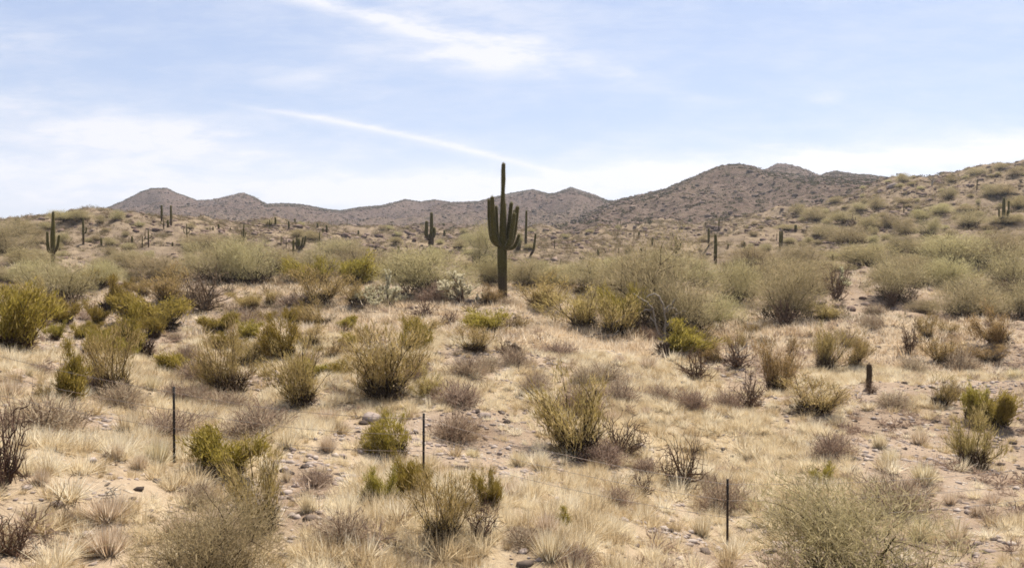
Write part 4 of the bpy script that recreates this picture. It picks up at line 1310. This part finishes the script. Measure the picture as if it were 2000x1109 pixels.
# ---- fence: thin steel posts and slack wires
def build_fence():
    root = link_thing('wire_fence', 'fence')
    posts = [(-250, 770, 610), (340, 928, 755), (827, 965, 807), (1421, 1066, 935)]
    feet = []
    for (px, base, top) in posts:
        u, _ = ray(px, base)
        y = 14.5
        x = u * y
        z = float(terrain(x, y))
        _, s = ray(px, top)
        zt = CAM_Z + s * y
        feet.append((x, y, z, zt))
    root.location = feet[1][:3]
    ox = np.array(feet[1][:3])
    for (x, y, z, zt) in feet[1:]:
        b = Buf()
        r = 0.019
        lean = random.uniform(-0.01, 0.015)
        prof = [(-r * .3, -r), (r * .3, -r), (r * .3, r * .2), (r, r * .3), (r, r), (-r, r), (-r, r * .3), (-r * .3, r * .2)]
        zz = np.linspace(z - 0.25, zt, 5)
        v = np.array([(x + q[0] + lean * (h - z), y + q[1], h) for h in zz for q in prof]) - ox
        n = 8
        f = []
        for i in range(4):
            for j in range(n):
                a0, a1 = i * n + j, i * n + (j + 1) % n
                f += [(a0, a1, a1 + n), (a0, a1 + n, a0 + n)]
        e = 4 * n
        f += [(e, e + j, e + j + 1) for j in range(1, n - 1)]
        b.add(v, f, 0.5)
        for h in np.arange(z + 0.1, zt - 0.03, 0.055):     # studs along the post
            c = np.array([x + lean * (h - z), y - r * 1.15, h]) - ox
            s_ = np.array([(-.006, 0, -.008), (.006, 0, -.008), (.006, 0, .008), (-.006, 0, .008), (0, -.01, 0)])
            b.add(c + s_, [(0, 1, 4), (1, 2, 4), (2, 3, 4), (3, 0, 4)], 0.5)
        b.obj('post', M['steel'], root)
    last = feet[-1]
    u, _ = ray(2080, 1050)
    nxt = (u * 14.8, 14.8, float(terrain(u * 14.8, 14.8)), float(terrain(u * 14.8, 14.8)) + 1.1)
    chain = feet + [nxt]
    for level in (0.93, 0.70, 0.46):
        pts = []
        for a, c in zip(chain[:-1], chain[1:]):
            za = a[2] + (a[3] - a[2]) * level; zc = c[2] + (c[3] - c[2]) * level
            for t in np.linspace(0, 1, 14, endpoint=False):
                pts.append((a[0] + (c[0] - a[0]) * t, a[1] + (c[1] - a[1]) * t - 0.02, za + (zc - za) * t - 0.10 * 4 * t * (1 - t)))
        pts.append((chain[-1][0], chain[-1][1] - 0.02, chain[-1][2] + (chain[-1][3] - chain[-1][2]) * level))
        P = np.array(pts) - ox
        b = Buf()
        b.tube(P, 0.0042, 4, 0.5)
        for i in range(0, len(P) - 1):           # barbs
            for t in (0.2, 0.6):
                c = P[i] + (P[i + 1] - P[i]) * t
                b.tube(np.array([c + (-.012, 0, -.018), c + (.012, 0, .018)]), 0.0015, 3, 0.5)
        b.obj('wire', M['wire'], root)
    root['label'] = 'slack wire fence on three thin dark steel posts in the dry grass'
    THINGS.append([root, 'wire fence', 827, 870, root['label']])


build_fence()


# ---- more plants between the hand-placed ones
def fill(kind, n, rows, cols, size, seed, min_gap=0.55):
    rng = np.random.default_rng(seed)
    done = tries = 0
    while done < n and tries < n * 40:
        tries += 1
        px = rng.uniform(*cols); py = rng.uniform(*rows)
        x, y, z = at(px, py)
        w = rng.uniform(*size)
        wp = w * F / y; hp = wp * rng.uniform(0.45, 0.75)
        p2 = to_pixel(x, y, z)
        if abs(p2[1] - py) > 6 or y > 270:
            continue
        if any(abs(px - q[0]) < min_gap * (wp + q[2]) / 2 and abs(py - q[1]) < 0.35 * (hp + q[3]) for q in PLACED):
            continue
        if any(abs(px - q[0]) < wp * 0.62 + 2 and py > q[2] - 2 and py - hp < q[2] - 0.25 * (q[2] - q[1]) for q in SAGS):
            continue
        if straw_cover(np.array([x]), np.array([y]))[0] > 0.75 and kind == 'palo':
            continue
        place(kind, px, py, wp, hp)
        done += 1
    print(kind, done)


fill('palo', 100, (330, 540), (1440, 2005), (0.7, 1.7), 31)
fill('palo', 80, (440, 560), (-5, 1480), (1.0, 2.6), 32)
fill('palo', 14, (520, 620), (1350, 2010), (1.0, 2.2), 36)
fill('dry', 34, (560, 1080), (0, 2000), (0.5, 1.2), 33)
fill('olive', 26, (520, 720), (0, 2000), (0.9, 1.8), 34)
fill('yellow', 16, (560, 760), (0, 700), (0.6, 1.3), 35)
fill('tuft', 40, (600, 1090), (0, 2000), (0.4, 0.75), 37)


# ------------------------------------------------------------------ boulders
def boulder(px, py, wpx, look, label=None, mat='rock'):
    x, y, z = at(px, py)
    s = wpx * y / F / 2
    rng = np.random.default_rng(int(px * 7 + py))
    v, f, _ = rock_proto(rng, 0.6)
    mid = {}
    vs = [tuple(q) for q in v]; fs = []
    def m_(a, b):
        k = (min(a, b), max(a, b))
        if k not in mid:
            p = (np.array(vs[a]) + np.array(vs[b])) / 2
            vs.append(tuple(p * (1.03 + 0.16 * rng.random()))); mid[k] = len(vs) - 1
        return mid[k]
    for a, b_, c in f:
        ab, bc, ca = m_(a, b_), m_(b_, c), m_(c, a)
        fs += [(a, ab, ca), (b_, bc, ab), (c, ca, bc), (ab, bc, ca)]
    o = mesh_obj('boulder', np.array(vs) * s, fs, M[mat], None, np.full(len(vs), rng.random()))
    o.location = (x, y, z + s * 0.12)
    o.rotation_euler = (0, 0, rng.random() * 6.28)
    o['category'] = 'rock'
    o['group'] = 'boulders lying on the slope'
    if label:
        o['label'] = label
    THINGS.append([o, look, px, py, label])


for (px, py, w, mt) in [(728, 822, 44, 'rock'), (712, 828, 20, 'darkrock'), (705, 598, 24, 'rock'), (1660, 606, 26, 'redrock'), (1690, 596, 18, 'redrock'), (1640, 600, 22, 'redrock'), (1600, 596, 20, 'darkrock'),
                        (1720, 610, 16, 'redrock'), (1985, 510, 22, 'rock'), (1022, 1078, 22, 'rock'), (930, 806, 20, 'darkrock'), (672, 460, 12, 'darkrock'), (890, 912, 12, 'rock'), (1250, 874, 24, 'rock'), (945, 815, 26, 'rock'), (20, 545, 26, 'redrock'),
                        (30, 585, 24, 'darkrock'), (92, 428, 12, 'redrock'), (1745, 366, 20, 'rock'), (1730, 842, 12, 'rock'), (1240, 444, 10, 'rock'), (700, 845, 16, 'darkrock'), (1470, 905, 14, 'rock'), (1810, 640, 16, 'redrock'), (1570, 430, 12, 'redrock')]:
    boulder(px, py, w, {'rock': 'pale stone', 'redrock': 'reddish brown boulder', 'darkrock': 'dark brown rock'}[mt], None, mt)


# ------------------------------------------------------------------ the air
def build_haze():
    bx = [(-1700, 1700), (-75, 1900), (-60, 190)]
    v = [(x, y, z) for z in bx[2] for y in bx[1] for x in bx[0]]
    q = [(0, 2, 3, 1), (4, 5, 7, 6), (0, 1, 5, 4), (2, 6, 7, 3), (0, 4, 6, 2), (1, 3, 7, 5)]
    m, t, out = new_mat('haze_air')
    pv = t.new('ShaderNodeVolumePrincipled')
    pv.inputs['Color'].default_value = (0.90, 0.92, 0.97, 1)
    pv.inputs['Density'].default_value = HAZE
    pv.inputs['Anisotropy'].default_value = 0.35
    t.l.new(pv.outputs[0], out.inputs['Volume'])
    o = mesh_obj('haze', v, q, m)
    o['kind'] = 'stuff'


HAZE = 0.00017
build_haze()

# ------------------------------------------------------------------ labels: each thing by its look and its place beside a landmark
LANDMARKS = [(982, 470, 'the tall many-armed saguaro'), (843, 448, 'the three-stemmed saguaro'), (104, 470, 'the pointed two-armed saguaro'), (365, 455, 'the raised-arm forked saguaro'), (587, 475, 'the cluster of saguaro columns'),
             (624, 472, 'the stony-slope saguaro'), (1320, 480, 'the candelabra saguaro'), (1397, 490, 'the tall straight saguaro column'), (1626, 507, 'the short dark saguaro post'), (1960, 415, 'the hillside armed saguaro'), (1663, 435, 'the upswept snag'),
             (1697, 735, 'the upright barrel cactus'), (1006, 682, 'the squat black barrel cactus'), (340, 840, 'the left fence post'), (827, 870, 'the middle fence post'), (1421, 1000, 'the right fence post'), (400, 575, 'the black dead bush'),
             (1333, 905, 'the curled dead cholla'), (1130, 820, 'the biggest creosote bush'), (1900, 865, 'the dark bush on gravel'), (752, 720, 'the black-hollowed olive bush'), (1290, 600, 'the bare twisted limbs'), (1165, 655, 'the bleached fallen branch'),
             (309, 612, 'the dome-shaped yellow bush'), (1525, 468, 'the paired saguaro columns'), (1820, 355, 'the skyline dead tree'), (510, 965, 'the leaning olive bush'), (1625, 868, 'the purplish shrub'), (325, 420, 'the ridge-top saguaros'), (1040, 480, 'the curved leaning saguaro'), (772, 855, 'the flat-topped yellow bush'), (25, 620, 'the broad bush at the left frame edge'), (450, 715, 'the brownish upright bush'), (862, 990, 'the tall thin-stemmed bush'), (420, 1070, 'the left bottom thicket'), (1690, 1070, 'the right bottom thicket'), (835, 525, 'the dark-footed tree'), (10, 870, 'the dark dead bush at the left edge'), (215, 955, 'the bleached twig cluster'), (1440, 690, 'the grey forked branch'), (1027, 450, 'the bare pole saguaro'), (1965, 588, 'the tiny barrel cactus'), (1302, 680, 'the small dark barrel cactus'), (163, 455, 'the slender one-armed saguaro')]
ORD = ['', 'second ', 'third ', 'fourth ', 'fifth ', 'sixth ', 'seventh ', 'eighth ', 'ninth ', 'tenth ', 'eleventh ', 'twelfth ', 'thirteenth ', 'fourteenth ', 'fifteenth ', 'sixteenth ', 'seventeenth ', 'eighteenth ', 'nineteenth ', 'twentieth '] + ['twenty-%s ' % q for q in ('first', 'second', 'third', 'fourth', 'fifth', 'sixth', 'seventh', 'eighth', 'ninth')]


def sector(dx, dy):
    if abs(dx) >= 1.6 * abs(dy):
        return 'right of' if dx > 0 else 'left of'
    return 'in front of' if dy > 0 else 'behind'


def write_labels():
    n = len(THINGS)
    tables = {}
    for li, (lx, ly, _) in enumerate(LANDMARKS):
        for i, (o, look, px, py, lab) in enumerate(THINGS):
            dx, dy = px - lx, (py - ly) * 1.6
            if math.hypot(dx, dy) < 6:
                continue
            tables.setdefault((li, look, sector(dx, dy)), []).append((math.hypot(dx, dy), i))
    best = {}
    for (li, look, sec), lst in tables.items():
        lst.sort()
        for rank, (dist, i) in enumerate(lst):
            if rank >= len(ORD):
                continue
            cost = dist + rank * 45
            if i not in best or cost < best[i][0]:
                best[i] = (cost, li, sec, rank)
    for i, (o, look, px, py, lab) in enumerate(THINGS):
        if lab:
            o['label'] = lab
            continue
        _, li, sec, rank = best[i]
        first = 'closest ' if rank == 0 else ORD[rank].strip() + ' closest '
        o['label'] = f'{first}{look} {sec} {LANDMARKS[li][2]}'


write_labels()
# prototypes that found no place are removed
for lst in list(PROTO.values()):
    for root, used, *_ in lst:
        if not used:
            for ch in list(root.children):
                bpy.data.objects.remove(ch)
            bpy.data.objects.remove(root)
print('things', len(THINGS))
